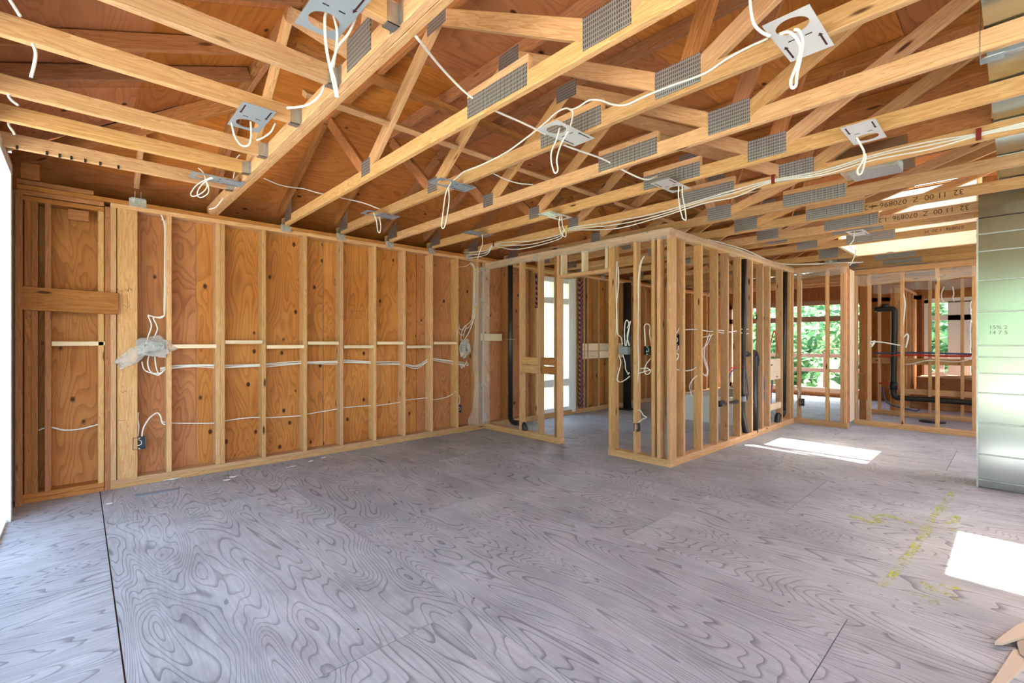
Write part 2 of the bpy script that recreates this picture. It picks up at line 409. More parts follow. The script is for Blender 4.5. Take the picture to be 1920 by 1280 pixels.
# sheathing sheets behind the studs
xs_ = [-.38, .15, .82, 2.04, 3.26, 4.31, 5.42]
for a, b in zip(xs_, xs_[1:]):
    board('sheathing_sheet', ((a + b) / 2, YW + .147, -.05), ((a + b) / 2, YW + .147, 2.45), b - a - .006, .012, (1, 0, 0), 'ply', wl, 0)
xs_ = [6.28, 7.5, 8.72, 9.94, 11.16, 12.5]
for a, b in zip(xs_, xs_[1:]):
    board('sheathing_sheet', ((a + b) / 2, YW + .147, -.05), ((a + b) / 2, YW + .147, 2.45), b - a - .006, .012, (1, 0, 0), 'ply', wl, 0)
board('sheathing_sheet', (5.85, YW + .147, 2.34), (5.85, YW + .147, 2.48), .86, .012, (1, 0, 0), 'ply', wl, 0)
# strips nailed between the studs
strips = [(97, 188, 644), (322, 402, 649), (422, 490, 641), (500, 565, 650), (577, 630, 643), (645, 697, 650), (707, 753, 643), (762, 804, 650), (813, 853, 643)]
for a, b, y in strips:
    p, q = PY(a, y, YW + .015), PY(b, y, YW + .015); z = (p.z + q.z) / 2
    board('backing_strip', (p.x, YW + .011, z), (q.x + .03, YW + .011, z), .036, .022, (0, 0, 1), 'pale', wl)
p, q = PY(898, 632, YW), PY(936, 632, YW)
board('blocking', (p.x, YW + .02, p.z), (q.x + .06, YW + .02, p.z), .105, .038, (0, 0, 1), 'pale', wl)
# wall beyond the doorway wall: studs, blocking
for x in (4.78, 5.18, 5.40, 6.34, 6.38, 6.42, 6.62, 6.72, 7.05, 7.45, 7.86, 8.27, 8.67, 9.08, 9.49, 9.9, 10.3, 10.7, 11.1, 11.5, 11.9, 12.3):
    vstud(wl, x, YW + .07, .076, 2.408, mat='brown' if x < 5.3 else 'stud')
for z in (1.16, 1.02):
    for a, b in ((6.44, 7.03), (7.07, 7.43), (7.47, 7.84)):
        board('blocking', (a, YW + .02, z), (b, YW + .02, z), .135, .038, (0, 0, 1), 'pale', wl)

# ---- near left wall with a tall patio opening (light source of the room)
wn = root('wall_near_left', (XW, 0, 0), kind='structure')
for y in (5.05, 4.95, .55, .47, -1.75, -1.91, -2.32): vstud(wn, XW - .07, y, .04, 2.45, d=(1, 0, 0), mat='brown')
board('bottom_plate', (XW - .07, 4.9, .019), (XW - .07, YW - .06, .019), .14, .038, (1, 0, 0), 'stud', wn)
board('bottom_plate', (XW - .07, YEND, .019), (XW - .07, .6, .019), .14, .038, (1, 0, 0), 'stud', wn)
board('top_plate', (XW - .07, YEND, 2.56), (XW - .07, YW, 2.56), .14, .1, (1, 0, 0), 'brown', wn)
board('sheathing_sheet', (XW - .147, YEND, 1.25), (XW - .147, -1.72, 1.25), 2.5, .012, (0, 0, 1), 'ply', wn, 0)
board('sheathing_sheet', (XW - .147, .44, 1.25), (XW - .147, .6, 1.25), 2.5, .012, (0, 0, 1), 'ply', wn, 0)
w7 = root('window_7', (XW, -.65, 0), kind='structure')
boxes('window_frame', [((-.14, -1.07, .04), (0, -1.0, 2.5)), ((-.14, 1.02, .04), (0, 1.09, 2.5)), ((-.14, -1.07, .04), (0, 1.09, .1)), ((-.14, -1.07, 2.42), (0, 1.09, 2.5)), ((-.1, -.02, .1), (-.04, .04, 2.42))], 'white', w7, (XW, -.65, 0))
boxes('pane', [((-.08, -1.0, .1), (-.075, 1.02, 2.42))], 'glass', w7, (XW, -.65, 0))
board('sheathing_sheet', (XW - .147, 4.9, 1.25), (XW - .147, 5.4, 1.25), 2.5, .012, (0, 0, 1), 'ply', wn, 0)
d1 = root('door_1', (XW, 2.7, 0), kind='structure')
for nm, a, b in (('jamb', (-.15, 2.08, -.02), (.02, 2.16, 2.52)), ('jamb', (-.15, -2.1, -.02), (.02, -2.03, 2.52)), ('head', (-.15, -2.03, 2.44), (.02, 2.08, 2.52)), ('sill', (-.15, -2.03, -.02), (.0, 2.08, .02)), ('mullion', (-.12, -.03, .02), (-.04, .03, 2.44))):
    boxes(nm, [(a, b)], 'white', d1, (XW, 2.7, 0))
for a, b in ((-2.03, -.03), (.03, 2.08)): boxes('pane', [((-.085, a, .02), (-.079, b, 2.44))], 'glass', d1, (XW, 2.7, 0))

# ---- rear wall behind the camera: four wide windows
wb = root('wall_rear', (4, YEND, 0), kind='structure')
for a, b in ((-.375, -.2), (1.75, 2.97), (2.97, 4.19), (4.19, 5.41), (5.41, 6.0), (8.0, 9.0), (9.0, 10.2), (10.2, 11.4), (11.4, 12.6)):
    for x in (a + .019, b - .019): vstud(wb, x, YEND - .07, .04, 2.41, mat='stud')
    board('sheathing_sheet', ((a + b) / 2, YEND - .147, 0), ((a + b) / 2, YEND - .147, 2.48), b - a, .012, (1, 0, 0), 'ply', wb, 0)
for z in (.019, 2.43, 2.47): board('top_plate' if z > 1 else 'bottom_plate', (XW, YEND - .07, z), (XEND, YEND - .07, z), .14, .036, (0, 1, 0), 'stud', wb)
wi = 2
for a, b in ((-.2, 1.75), (6.0, 8.0)):
    wd = root('window_%d' % wi, ((a + b) / 2, YEND, 0), kind='structure'); wi += 1
    c = (a + b) / 2; L = b - a
    boxes('window_frame', [((-L / 2, -.13, .04), (-L / 2 + .05, 0, 2.4)), ((L / 2 - .05, -.13, .04), (L / 2, 0, 2.4)), ((-L / 2, -.13, .04), (L / 2, 0, .09)), ((-L / 2, -.13, 2.36), (L / 2, 0, 2.41)), ((-.03, -.1, .09), (.03, -.03, 2.36))], 'white', wd, (c, YEND, 0))
    boxes('pane', [((-L / 2 + .05, -.07, .09), (L / 2 - .05, -.064, 2.36))], 'glass', wd, (c, YEND, 0))

# ---- roof deck: plywood sheets in panels, rising from the eaves to a flat deck
roof = root('ceiling', (4, 1.5, 3.3), kind='structure')
SKY = [(7.30, 8.10, .30, 1.50), (4.80, 5.65, -1.3, -.50)]
SLOT = []
def decksheet(x0, x1, y0, y1):
    for (a, b, c, d) in SKY + SLOT:
        if x0 < b - 1e-4 and x1 > a + 1e-4 and y0 < d - 1e-4 and y1 > c + 1e-4:
            parts = []
            if x0 < a: decksheet(x0, a, y0, y1); x0 = a
            if x1 > b: decksheet(b, x1, y0, y1); x1 = b
            if y0 < c: decksheet(x0, x1, y0, c)
            if y1 > d: decksheet(x0, x1, d, y1)
            return
    if x1 - x0 < .01 or y1 - y0 < .01: return
    board('deck_sheet', (x0 + .001, (y0 + y1) / 2, ZD + .006), (x1 - .001, (y0 + y1) / 2, ZD + .006), y1 - y0 - .003, .012, (0, 1, 0), 'deck', roof, 0)
ys = [YEND - .3, -1.94, -.72, .5, 1.72, 2.94, 4.16]
for i, (a, b) in enumerate(zip(ys, ys[1:])):
    x = .98; st = 1.22 if i % 2 else 2.44
    while x < XEND + .5:
        x2 = min(x + st, XEND + .6); decksheet(x, x2, a, b); x = x2; st = 2.44
# main eave slope (y 4.16 -> 5.7)
SL = (ZD - 2.74) / (YW + .14 - 4.16)
x = .98
def slopesheet(x0, x1, y0, y1):
    z0, z1 = ZD - SL * (y0 - 4.16), ZD - SL * (y1 - 4.16)
    board('deck_sheet', (x0 + .001, (y0 + y1) / 2, (z0 + z1) / 2 + .006), (x1 - .001, (y0 + y1) / 2, (z0 + z1) / 2 + .006), math.hypot(y1 - y0, z1 - z0) - .003, .012, (0, y1 - y0, z1 - z0), 'deck', roof, 0)
for k, x in enumerate((.2, 1.42, 3.86, 6.3, 8.74, 11.18)):
    x2 = (1.42, 3.86, 6.3, 8.74, 11.18, 13.0)[k]
    if k: slopesheet(x, x2, 4.16, 5.38)
    slopesheet(x + .4 if k else -.9, x2 + .4, 5.38, 6.0)
# hip corner pieces as polygon prisms
def prism(name, pts, th, mat, parent, grain=(1, 0, 0)):
    pts = [V(p) for p in pts]; n = (pts[1] - pts[0]).cross(pts[2] - pts[0]).normalized()
    if n.z < 0: pts.reverse(); n = -n
    x = V(grain); x = (x - n * x.dot(n)).normalized(); y = n.cross(x); c = sum(pts, V()) / len(pts)
    m = Matrix((x, y, n)).transposed().to_4x4(); m.translation = c; mi = m.inverted()
    bm = bmesh.new(); lo = [bm.verts.new(mi @ p) for p in pts]; hi = [bm.verts.new(mi @ p + V((0, 0, th))) for p in pts]
    bm.faces.new(lo[::-1]); bm.faces.new(hi)
    for i in range(len(pts)): j = (i + 1) % len(pts); bm.faces.new((lo[i], lo[j], hi[j], hi[i]))
    me = bpy.data.meshes.new(name); bm.to_mesh(me); bm.free()
    return link(bpy.data.objects.new(name, me), parent, mat, m)
ZH = lambda x: ZD - (ZD - 2.78) * (.98 - x) / (.98 - XW)          # hip end slope
HX = lambda y: .98 - (y - 4.16) / (YW + .14 - 4.16) * (.98 - XW)   # hip line
ZM = lambda y: ZD - SL * (y - 4.16)
for a, b in ((4.16, 4.7), (4.7, 5.38)):
    prism('deck_sheet', [(HX(a), a, ZM(a)), (1.42, a, ZM(a)), (1.42, b, ZM(b)), (HX(b), b, ZM(b))], .012, 'deck', roof)
for a, b in ((YEND - .3, -1.0), (-1.0, 1.44), (1.44, 3.0), (3.0, 4.16)):
    for x0, x1 in ((-1.1, XW), (XW, .3), (.3, .98)):
        prism('deck_sheet', [(x0, a, ZH(x0)), (x1, a, ZH(x1)), (x1, b - .003, ZH(x1)), (x0, b - .003, ZH(x0))], .012, 'deck', roof, (0, 1, 0))
for x0, x1 in ((-1.1, XW), (XW, .3), (.3, .98)):
    yq = lambda x: 4.16 + (.98 - x) / (.98 - XW) * (YW + .14 - 4.16)
    prism('deck_sheet', [(x0, 4.16, ZH(x0)), (x1, 4.16, ZH(x1)), (x1, max(4.161, yq(x1)), ZH(x1)), (x0, yq(x0), ZH(x0))], .012, 'deck', roof, (0, 1, 0))

# added layers over deck, eaves and walls that block light leaks
def block_light(x0, x1, y0, y1):
    for (a, b, c, d) in SKY + SLOT:
        if x0 < b - 1e-4 and x1 > a + 1e-4 and y0 < d - 1e-4 and y1 > c + 1e-4:
            if x0 < a: block_light(x0, a, y0, y1); x0 = a
            if x1 > b: block_light(b, x1, y0, y1); x1 = b
            if y0 < c: block_light(x0, x1, y0, c)
            if y1 > d: block_light(x0, x1, d, y1)
            return
    boxes('roof_light_block', [((x0 - .001, y0 - .001, ZD + .0125), (x1 + .001, y1 + .001, ZD + .022))], 'dark', roof)
block_light(.96, XEND + .6, YEND - .3, 4.18)
e = .013
prism('roof_light_block', [(.9, 4.15, ZM(4.15) + e), (13.1, 4.15, ZM(4.15) + e), (13.1, 6.0, ZM(6.0) + e), (-1.1, 6.0, ZM(6.0) + e), (HX(5.38) , 5.38, ZM(5.38) + e)], .01, 'dark', roof)
prism('roof_light_block', [(-1.1, YEND - .3, ZH(-1.1) + e), (1.0, YEND - .3, ZH(1.0) + e), (1.0, 4.15, ZH(1.0) + e), (-.45, 5.35, ZH(-.45) + e), (-1.1, 6.0, ZH(-1.1) + e)], .01, 'dark', roof)
boxes('soffit_light_block', [((-1.1, YW + .16, 2.38), (XEND + .6, 6.0, 2.40)), ((-1.1, YEND - .3, 2.50), (XW - .155, 6.0, 2.52))], 'brown', roof)  # closes the eave against light, coloured brown to keep the gap dark
boxes('fascia_light_block', [((-1.1, 5.98, 2.38), (XEND + .6, 6.0, 2.55)), ((-1.12, YEND - .3, 2.3), (-1.1, 6.0, 2.6))], 'brown', roof)  # added eave edge against stray light, brown for the same dark gap
boxes('cladding_light_block', [((XW - .17, YW + .154, -.3), (5.42, YW + .17, 2.46)), ((6.28, YW + .154, -.3), (XEND + .1, YW + .17, 2.46)), ((5.42, YW + .154, 2.34), (6.28, YW + .17, 2.46)), ((5.42, YW + .154, -.3), (6.28, YW + .17, .05))], 'siding', wl)  # outer sheet added to stop light through the sheathing joints
# ================================================================== TRUSSES
def nailplate(parent, x, y0, y1, z0, z1, side=-1):
    o = board('nail_plate', (x, y0, (z0 + z1) / 2), (x, y1, (z0 + z1) / 2), z1 - z0, .002, (0, 0, 1), 'plate', parent, 0); return o
ORD = ['first', 'second', 'third', 'fourth', 'fifth', 'sixth', 'seventh', 'eighth', 'ninth', 'tenth', 'eleventh', 'twelfth', 'thirteenth', 'fourteenth', 'fifteenth', 'sixteenth', 'seventeenth']
CHH = .089
def seg(parent, nm, x, a, b, w=.089, mat='chord', t=.038):
    return board(nm, (x, a[0], a[1]), (x, b[0], b[1]), w, t, (0, .01, 1) if abs(a[0] - b[0]) > .05 else (0, 1, 0), mat, parent)
def truss(i, x, yend, splice=(1.60, 2.07), node=1.14, nodeA=3.33, hip=True, lab=None):
    r = root('roof_truss', (x, 1.5, ZC), lab or ('%s roof truss from the double girder, flat topped timber with toothed nail plates' % ORD[i]), 'truss', 'roof trusses over the room')
    r['group'] = 'roof trusses over the room'
    seg(r, 'bottom_chord', x, (yend, ZC + .0445), (YW + .1, ZC + .0445))
    seg(r, 'top_chord', x, (yend, ZT + .0445), (4.18, ZT + .0445), mat='brown')
    seg(r, 'rafter_chord', x, (4.18, ZM(4.18) - .06), (5.42, ZM(5.42) - .06), mat='brown')
    zb = ZC + .075; zt = ZT + .02
    seg(r, 'web', x + .001, (nodeA, zb), (2.40, zt)); seg(r, 'web', x - .001, (2.36, zt), (node + .05, zb))
    seg(r, 'web', x + .002, (nodeA + .05, zb), (4.05, zt - .05), mat='brown')
    if yend < .6:
        seg(r, 'web', x + .002, (node - .03, zb), (node - .27, zt), mat='brown')
        seg(r, 'web', x - .002, (node - .08, zb), (max(yend, -.12), zt))
    if yend < -1.5:
        seg(r, 'web', x, (-.16, zt), (-1.2, zb)); seg(r, 'web', x, (-1.25, zb), (-2.3, zt))
    xf = x - .0205
    nailplate(r, xf, nodeA - .07, nodeA + .07, ZC + .035, ZC + .15)
    nailplate(r, xf, node - .12, node + .12, ZC + .02, ZC + .16)
    nailplate(r, xf, 2.28, 2.48, ZT - .05, ZT + .07)
    nailplate(r, xf, splice[0], splice[1], ZC + .015, ZC + .125)
    board('splice_block', (x, splice[0] - .005, ZC + .129), (x, splice[1] + .005, ZC + .129), .08, .037, (0, 0, 1), 'chord', r)
    # heel gusset and hurricane tie at the wall
    prism('heel_plate', [(xf, 5.02, ZC + .03), (xf, 5.24, ZC + .03), (xf, 5.24, ZC + .12), (xf, 5.02, ZC + .24)], .0015, 'galv', r, (0, 1, 0))
    bm = bmesh.new()
    addbox(bm, (-.055, -.002, -.05), (-.02, .03, -.048 + .05)); addbox(bm, (-.022, -.03, -.06), (-.019, .03, .06)); addbox(bm, (.019, -.03, -.03), (.022, .03, .05)); addbox(bm, (-.05, -.004, -.075), (.05, -.001, -.01))
    meshobj('hurricane_tie', bm, 'galv', r, (x, YW + .0, ZC + .01))
    return r
TX = [1.6, 2.19, 2.80, 3.41, 4.03, 4.79, 5.48, 6.15, 6.47, 7.17, 8.22, 8.9, 9.55, 10.2, 10.85, 11.5, 12.15]
TR = []
for i, x in enumerate(TX):
    ye = YEND if x not in (4.79, 5.48) else -.18
    if i < 5: TR.append(truss(i, x, ye))
    else: TR.append(truss(i, x, ye, splice=(.98, 1.46), node=2.05 if x < 7 else 1.9, nodeA=3.6))
# extras on individual trusses
for i in (6, 7):
    x = TX[i]
    text('ink_stamp', '32  11 00  Z  070896  1.20  M.7', .066, 'stamp', TR[i], axes((x - .0205, .72, ZC + .046), (0, 1, 0), (0, 0, -1)))
text('ink_stamp', '070896  1.20  M', .05, 'stamp', TR[9], axes((TX[9] - .0205, .55, ZC + .046), (0, 1, 0), (0, 0, -1)))
board('plywood_gusset', (TX[4] + .03, .1, ZC + .27), (TX[4] + .03, 1.02, ZC + .27), .33, .012, (0, 0, 1), 'brown', TR[4], 0)
board('nail_block', (TX[8] - .035, .28, ZC + .02), (TX[8] - .035, .62, ZC + .02), .06, .03, (0, 0, 1), 'chord', TR[8])

# double girder of the hip end
gx = .945
g = root('girder_truss', (gx, 1.5, ZC), 'double-ply girder truss carrying the hip joists on steel hangers', 'truss')
for k, x in enumerate((gx - .0195, gx + .0195)):
    seg(g, 'bottom_chord', x, (YEND, ZC + .0445), (YW + .12, ZC + .0445), t=.0375)
    seg(g, 'top_chord', x, (YEND, ZT + .0445), (4.2, ZT + .0445), mat='brown', t=.0375)
    seg(g, 'rafter_chord', x, (4.2, ZM(4.2) - .06), (5.4, ZM(5.4) - .06), mat='brown', t=.0375)
x = gx - .0195
for a, b in (((2.02, ZC + .08), (2.95, ZT + .02)), ((1.95, ZC + .08), (1.72, ZT + .02)), ((3.0, ZT + .02), (3.9, ZC + .08)), ((.6, ZC + .08), (1.6, ZT + .02))):
    seg(g, 'web', x, a, b)
nailplate(g, gx - .0395, 1.86, 2.10, ZC + .02, ZC + .17)
# hip joists hung on the girder
JY = [1.05, 1.64, 2.215, 2.75, 3.38, 3.80, 4.30]
jl = ['hip joist nearest the camera on the girder', 'hip joist passing above the topmost grey lamp plate', 'hip joist with smooth pale edge left of the hanging cable loops', 'long knotty hip joist ending beside the grey lamp plate', 'hip joist directly behind the grey lamp plate', 'weathered hip joist with a ragged split edge', 'lowest hip joist nearest the long wall, with small dark clips']
for y, lb in zip(JY, jl):
    j = root('hip_joist', (.2, y, ZC), lb, 'joist', 'hip joists on the girder')
    board('bottom_chord', (XW - .12, y, ZC + .0445), (gx - .042, y, ZC + .0445), .089, .038, (0, 0, 1), 'chord', j)
    if y < 4.25:
        board('rafter_chord', (XW - .15, y, ZH(XW - .15) - .055), (gx - .042, y, ZH(gx - .042) - .055), .089, .038, (0, 0, 1), 'brown', j)
    bm = bmesh.new()
    addbox(bm, (-.05, -.023, -.006), (0, .023, -.003)); addbox(bm, (-.05, -.023, -.006), (0, -.0205, .08)); addbox(bm, (-.05, .0205, -.006), (0, .023, .08)); addbox(bm, (-.003, -.05, .0), (0, -.02, .09)); addbox(bm, (-.003, .02, .0), (0, .05, .09))
    meshobj('joist_hanger', bm, 'galv', j, (gx - .040, y, ZC))
    if y > 4.25:
        for q in (28, 84, 108, 130, 156, 184, 218):
            p = PY(q + 4, 300, y - .02); boxes('clip', [((-.006, -.004, -.012), (.006, .004, .012))], 'ink', j, (p.x, y - .021, ZC + .004))
# hip rafter and its small jack rafter at the corner
hr = root('hip_rafter', (.3, 4.7, 2.9), 'diagonal hip rafter running up from the room corner', 'rafter')
board('rafter', (XW, YW + .14, ZH(XW) - .075), (1.02, 4.13, ZD - .075), .13, .038, (0, 0, 1), 'brown', hr)
jr = root('jack_rafter', (.37, 5.0, 2.6), 'short jack rafter standing on a steel tie above the tall post board', 'rafter')
board('rafter', (.372, YW + .15, ZM(YW + .15) - .06), (.372, 4.66, ZM(4.66) - .06), .089, .038, (0, 0, 1), 'chord', jr)
bm = bmesh.new(); addbox(bm, (-.06, -.004, -.03), (.06, -.001, .04)); addbox(bm, (-.022, -.03, 0), (-.019, .05, .1)); addbox(bm, (.019, -.03, 0), (.022, .05, .1)); addbox(bm, (-.05, -.05, .035), (.05, .02, .038))
meshobj('hurricane_tie', bm, 'galv', jr, (.372, YW, ZC - .01))
# lateral braces
lb = tag(board('lateral_brace', (1.02, 3.0, 2.80), (5.6, 3.0, 2.80), .089, .038, (0, .8, .6), 'chord'), 'long pale brace nailed across the sloping truss webs', 'brace')
lb = tag(board('lateral_brace', (1.02, 3.18, ZT - .02), (7.6, 3.18, ZT - .02), .089, .038, (0, 1, .1), 'brown'), 'darker brace nailed under the flat top chords', 'brace')
# skylight well; sunlit brightness put into the pale board colour
sk = root('skylight_well', (7.7, .9, ZC), 'timber skylight well coloured pale to look sunlit above the far partition', 'skylight')
board('well_board', (8.165, -.6, ZC + .10), (8.165, 1.56, ZC + .10), .2, .038, (0, 0, 1), 'pale', sk)
board('well_board', (7.22, 1.545, ZC + .12), (8.14, 1.545, ZC + .12), .24, .038, (0, 0, 1), 'pale', sk)
board('well_board', (8.125, .28, 3.0), (8.125, 1.52, 3.0), .56, .018, (0, 0, 1), 'pale', sk)
board('well_board', (7.28, 1.515, 3.0), (8.11, 1.515, 3.0), .56, .018, (0, 0, 1), 'pale', sk)
board('well_board', (7.28, .285, 3.0), (8.11, .285, 3.0), .56, .018, (0, 0, 1), 'pale', sk)
# ================================================================== INTERIOR PARTITIONS
ZPT = 2.40
# doorway wall x = XD, y 5.24..YP
wd_ = root('wall_doorway', (XD, 3.8, 0), kind='structure')
def dwy(px): return PX(px, 640, XD).y
def dstud(y, z0=.076, z1=2.325, mat='stud', **k): return vstud(wd_, XD + .0445, y, z0, z1, w=.089, d=(1, 0, 0), mat=mat, **k)
for p in (975, 1010): dstud(dwy(p))
yo1 = dwy(1048) + .019; yo0 = dwy(1141) - .019
dstud(yo1); dstud(yo1 + .038, z1=2.325, mat='brown')
dstud(yo0); dstud(yo0 - .038)
for p in (1190, 1224): dstud(dwy(p))
dstud(YP + .13); dstud(YP + .019, z0=.076)
for z in (.019, .057):
    board('bottom_plate', (XD + .0445, yo1 - .035, z), (XD + .0445, YW, z), .089, .038, (1, 0, 0), 'stud', wd_)
    board('bottom_plate', (XD + .0445, YP, z), (XD + .0445, yo0 + .03, z), .089, .038, (1, 0, 0), 'stud', wd_)
for z in (2.344, 2.382): board('top_plate', (XD + .0445, YP, z), (XD + .0445, YW, z), .089, .038, (1, 0, 0), 'stud', wd_)
board('header', (XD + .0445, yo0 + .02, 2.06), (XD + .0445, yo1 - .02, 2.06), .089, .038, (1, 0, 0), 'stud', wd_)
for y in (yo1 - .06, (yo0 + yo1) / 2, yo0 + .05): board('cripple_stud', (XD + .0445, y, 2.08), (XD + .0445, y, 2.325), .089, .038, (1, 0, 0), 'pale', wd_)
for z in (1.01, .90): board('blocking', (XD + .03, dwy(1012), z), (XD + .03, dwy(974), z), .1, .038, (0, 0, 1), 'stud', wd_)
for z in (1.01, .90): board('blocking', (XD + .03, yo1 + .05, z), (XD + .03, dwy(1012) - .02, z), .1, .038, (0, 0, 1), 'brown', wd_)
text('black_lettering', 'L PABA/V H', .052, 'ink', wd_, axes((XD + .045, yo0 + .0198, .78), (0, 0, -1), (-1, 0, 0)))
# plumbing partition y = YP, x XD..8.14
wp = root('wall_plumbing', (6.2, YP, 0), kind='structure')
for p in (1285, 1318, 1347, 1367, 1390, 1412, 1432, 1445, 1468, 1483):
    x = PY(p, 640, YP).x - .019; vstud(wp, x, YP + .0445, .076, 2.325, w=.089, mat='stud')
vstud(wp, 8.12, YP + .0445, .076, 2.325, w=.089)
vstud(wp, XD + .11, YP + .0445, .076, 2.325, w=.089)
for z in (.019, .057):
    board('bottom_plate', (XD + .09, YP + .0445, z), (8.14, YP + .0445, z), .089, .038, (0, 1, 0), 'stud', wp)
for z in (2.344, 2.382): board('top_plate', (XD + .09, YP + .0445, z), (8.14, YP + .0445, z), .089, .038, (0, 1, 0), 'stud', wp)
px_ = PY(1455, 693, YP)
board('blocking', (7.15, YP + .03, CH - .40), (7.60, YP + .03, CH - .40), .30, .02, (0, 0, 1), 'pale', wp)
board('blocking', (7.15, YP + .03, .33), (7.60, YP + .03, .33), .09, .038, (0, 0, 1), 'pale', wp)
# short far wall pieces
wf = root('wall_far_short', (8.14, 2.0, 0), kind='structure')
for y in (PX(1550, 640, 8.14).y, 1.72, 1.68, 2.28): vstud(wf, 8.185, y, .076, 2.325, w=.089, d=(1, 0, 0))
for z in (.019, .057, 2.344, 2.382): board('bottom_plate' if z < 1 else 'top_plate', (8.185, 1.65, z), (8.185, YP, z), .089, .038, (1, 0, 0), 'stud', wf)
board('side_board', (8.23, 1.655, .08), (8.23, 1.655, 2.33), .012 if False else .1, .012, (1, 0, 0), 'ply', wf)
board('side_board', (8.45, 1.662, .08), (8.45, 1.662, 2.33), .30, .012, (1, 0, 0), 'pale', wf)
wf2 = root('wall_far', (8.65, .5, 0), kind='structure')
for p in (1604, 1629, 1691, 1757, 1826): vstud(wf2, 8.695, PX(p, 640, 8.65).y, .076, 2.27, w=.089, d=(1, 0, 0))
for z in (.019, .057, 2.289, 2.327): board('bottom_plate' if z < 1 else 'top_plate', (8.695, -1.2, z), (8.695, 1.68, z), .089, .038, (1, 0, 0), 'stud', wf2)
for y in (-.05, -.45, -.85): vstud(wf2, 8.695, y, .076, 2.27, w=.089, d=(1, 0, 0))
vstud(wf2, 9.2, 1.66, 0, 2.3, w=.089, d=(0, 1, 0), mat='brown')
# wet wall further back
ww = root('wall_wet', (10.2, .8, 0), kind='structure')
for p in (1648, 1743, 1804): vstud(ww, 10.245, PX(p, 640, 10.2).y, .076, 2.26, w=.089, d=(1, 0, 0))
for y in (.0, -.4): vstud(ww, 10.245, y, .076, 2.26, w=.089, d=(1, 0, 0))
for z in (.019, .057, 2.28, 2.318): board('bottom_plate' if z < 1 else 'top_plate', (10.245, -1.2, z), (10.245, 1.75, z), .089, .038, (1, 0, 0), 'stud', ww)
board('rail_board', (10.26, -.6, .93), (10.26, 1.72, .93), .1, .038, (0, 0, 1), 'chord', ww)
board('rail_board', (10.30, -.6, .42), (10.30, 1.3, .42), .09, .038, (0, 0, 1), 'chord', ww)
board('rail_board', (10.32, -.6, .20), (10.32, 1.2, .20), .09, .038, (0, 0, 1), 'brown', ww)
# boarded closet wall running away
wc = root('wall_closet', (11.2, 1.35, 0), kind='structure')
for x in (10.45, 10.62, 10.85, 11.15, 11.55, 11.95): vstud(wc, x, 1.4, .04, 2.2, w=.089, d=(0, 1, 0), mat='stud')
board('wall_board', (11.3, 1.47, 0), (11.3, 1.47, 2.2), 2.0, .012, (1, 0, 0), 'ply', wc, 0)
board('wall_board', (12.2, 1.36, 0), (12.2, 1.36, 2.1), .3, .02, (1, 0, 0), 'ply', wc, 0)
board('top_plate', (10.35, 1.4, 2.22), (12.4, 1.4, 2.22), .089, .038, (0, 1, 0), 'stud', wc)

# far end wall with wide brown windows
we = root('wall_end', (XEND, 1.5, 0), kind='structure')
def wallrect(y0, y1, z0, z1): board('sheathing_sheet', (XEND + .1, (y0 + y1) / 2, z0), (XEND + .1, (y0 + y1) / 2, z1), y1 - y0, .02, (0, 1, 0), 'brown', we, 0)
wallrect(2.15, 5.4, 2.2, 3.3); wallrect(-2.8, 2.15, 2.12, 3.3); wallrect(1.25, 2.2, 0, 2.2); wallrect(5.1, 5.4, 0, 2.2); wallrect(-2.8, .1, 0, 2.12); wallrect(2.2, 5.1, -.1, .12)
for y in (2.17, 5.13, 1.27, .07): vstud(we, XEND + .04, y, 0, 2.2, d=(1, 0, 0), mat='brown', w=.1)
w6 = root('window_6', (XEND, 3.65, 0), kind='structure')
fl = [((0, -1.45, .1), (.08, 1.45, .2)), ((0, -1.45, 2.1), (.08, 1.45, 2.2)), ((0, -1.45, 1.72), (.08, 1.45, 1.84))]
for y in (-1.45, .0, 1.39): fl.append(((0, y, .1), (.08, y + .06, 2.2)))
boxes('window_frame', fl, 'brownframe', w6, (XEND, 3.65, 0))
for y in (-1.39, .06):
    boxes('pane', [((.04, y, .2), (.045, y + 1.37, 1.72))], 'glass', w6, (XEND, 3.65, 0)); boxes('pane', [((.04, y, 1.84), (.045, y + 1.37, 2.1))], 'glass', w6, (XEND, 3.65, 0))
d2 = root('door_2', (XEND, .68, 0), kind='structure')
fl = [((0, -.58, 0), (.07, -.5, 2.1)), ((0, .5, 0), (.07, .58, 2.1)), ((0, -.58, 2.03), (.07, .58, 2.12)), ((0, -.1, 0), (.07, .22, 2.05)), ((0, -.5, 0), (.07, .5, .42)), ((0, -.5, 1.68), (.07, .5, 1.78))]
boxes('door_frame', fl, 'white', d2, (XEND, .68, 0))
for a, b in ((-.5, -.1), (.22, .5)):
    for z0, z1 in ((.42, 1.68), (1.78, 2.03)): boxes('pane', [((.03, a, z0), (.035, b, z1))], 'glass', d2, (XEND, .68, 0))
# window in the left wall beyond the doorway
w1 = root('window_1', (5.85, YW, 0), kind='structure')
fl = []
for x in (-.43, -.02, .37): fl.append(((x, .02, .06), (x + .06, .13, 2.34)))
for z0, z1 in ((.06, .14), (.50, .62), (1.90, 2.0), (2.26, 2.34)): fl.append(((-.43, .03, z0), (.43, .12, z1)))
boxes('window_frame', fl, 'white', w1, (5.85, YW, 0))
boxes('casing', [((.43, -.005, .04), (.52, .13, 2.36))], 'white', w1, (5.85, YW, 0))
for a, b in ((-.37, -.02), (.04, .37)):
    for z0, z1 in ((.14, .50), (.62, 1.90), (2.0, 2.26)): boxes('pane', [((a, .07, z0), (b, .074, z1))], 'glass', w1, (5.85, YW, 0))
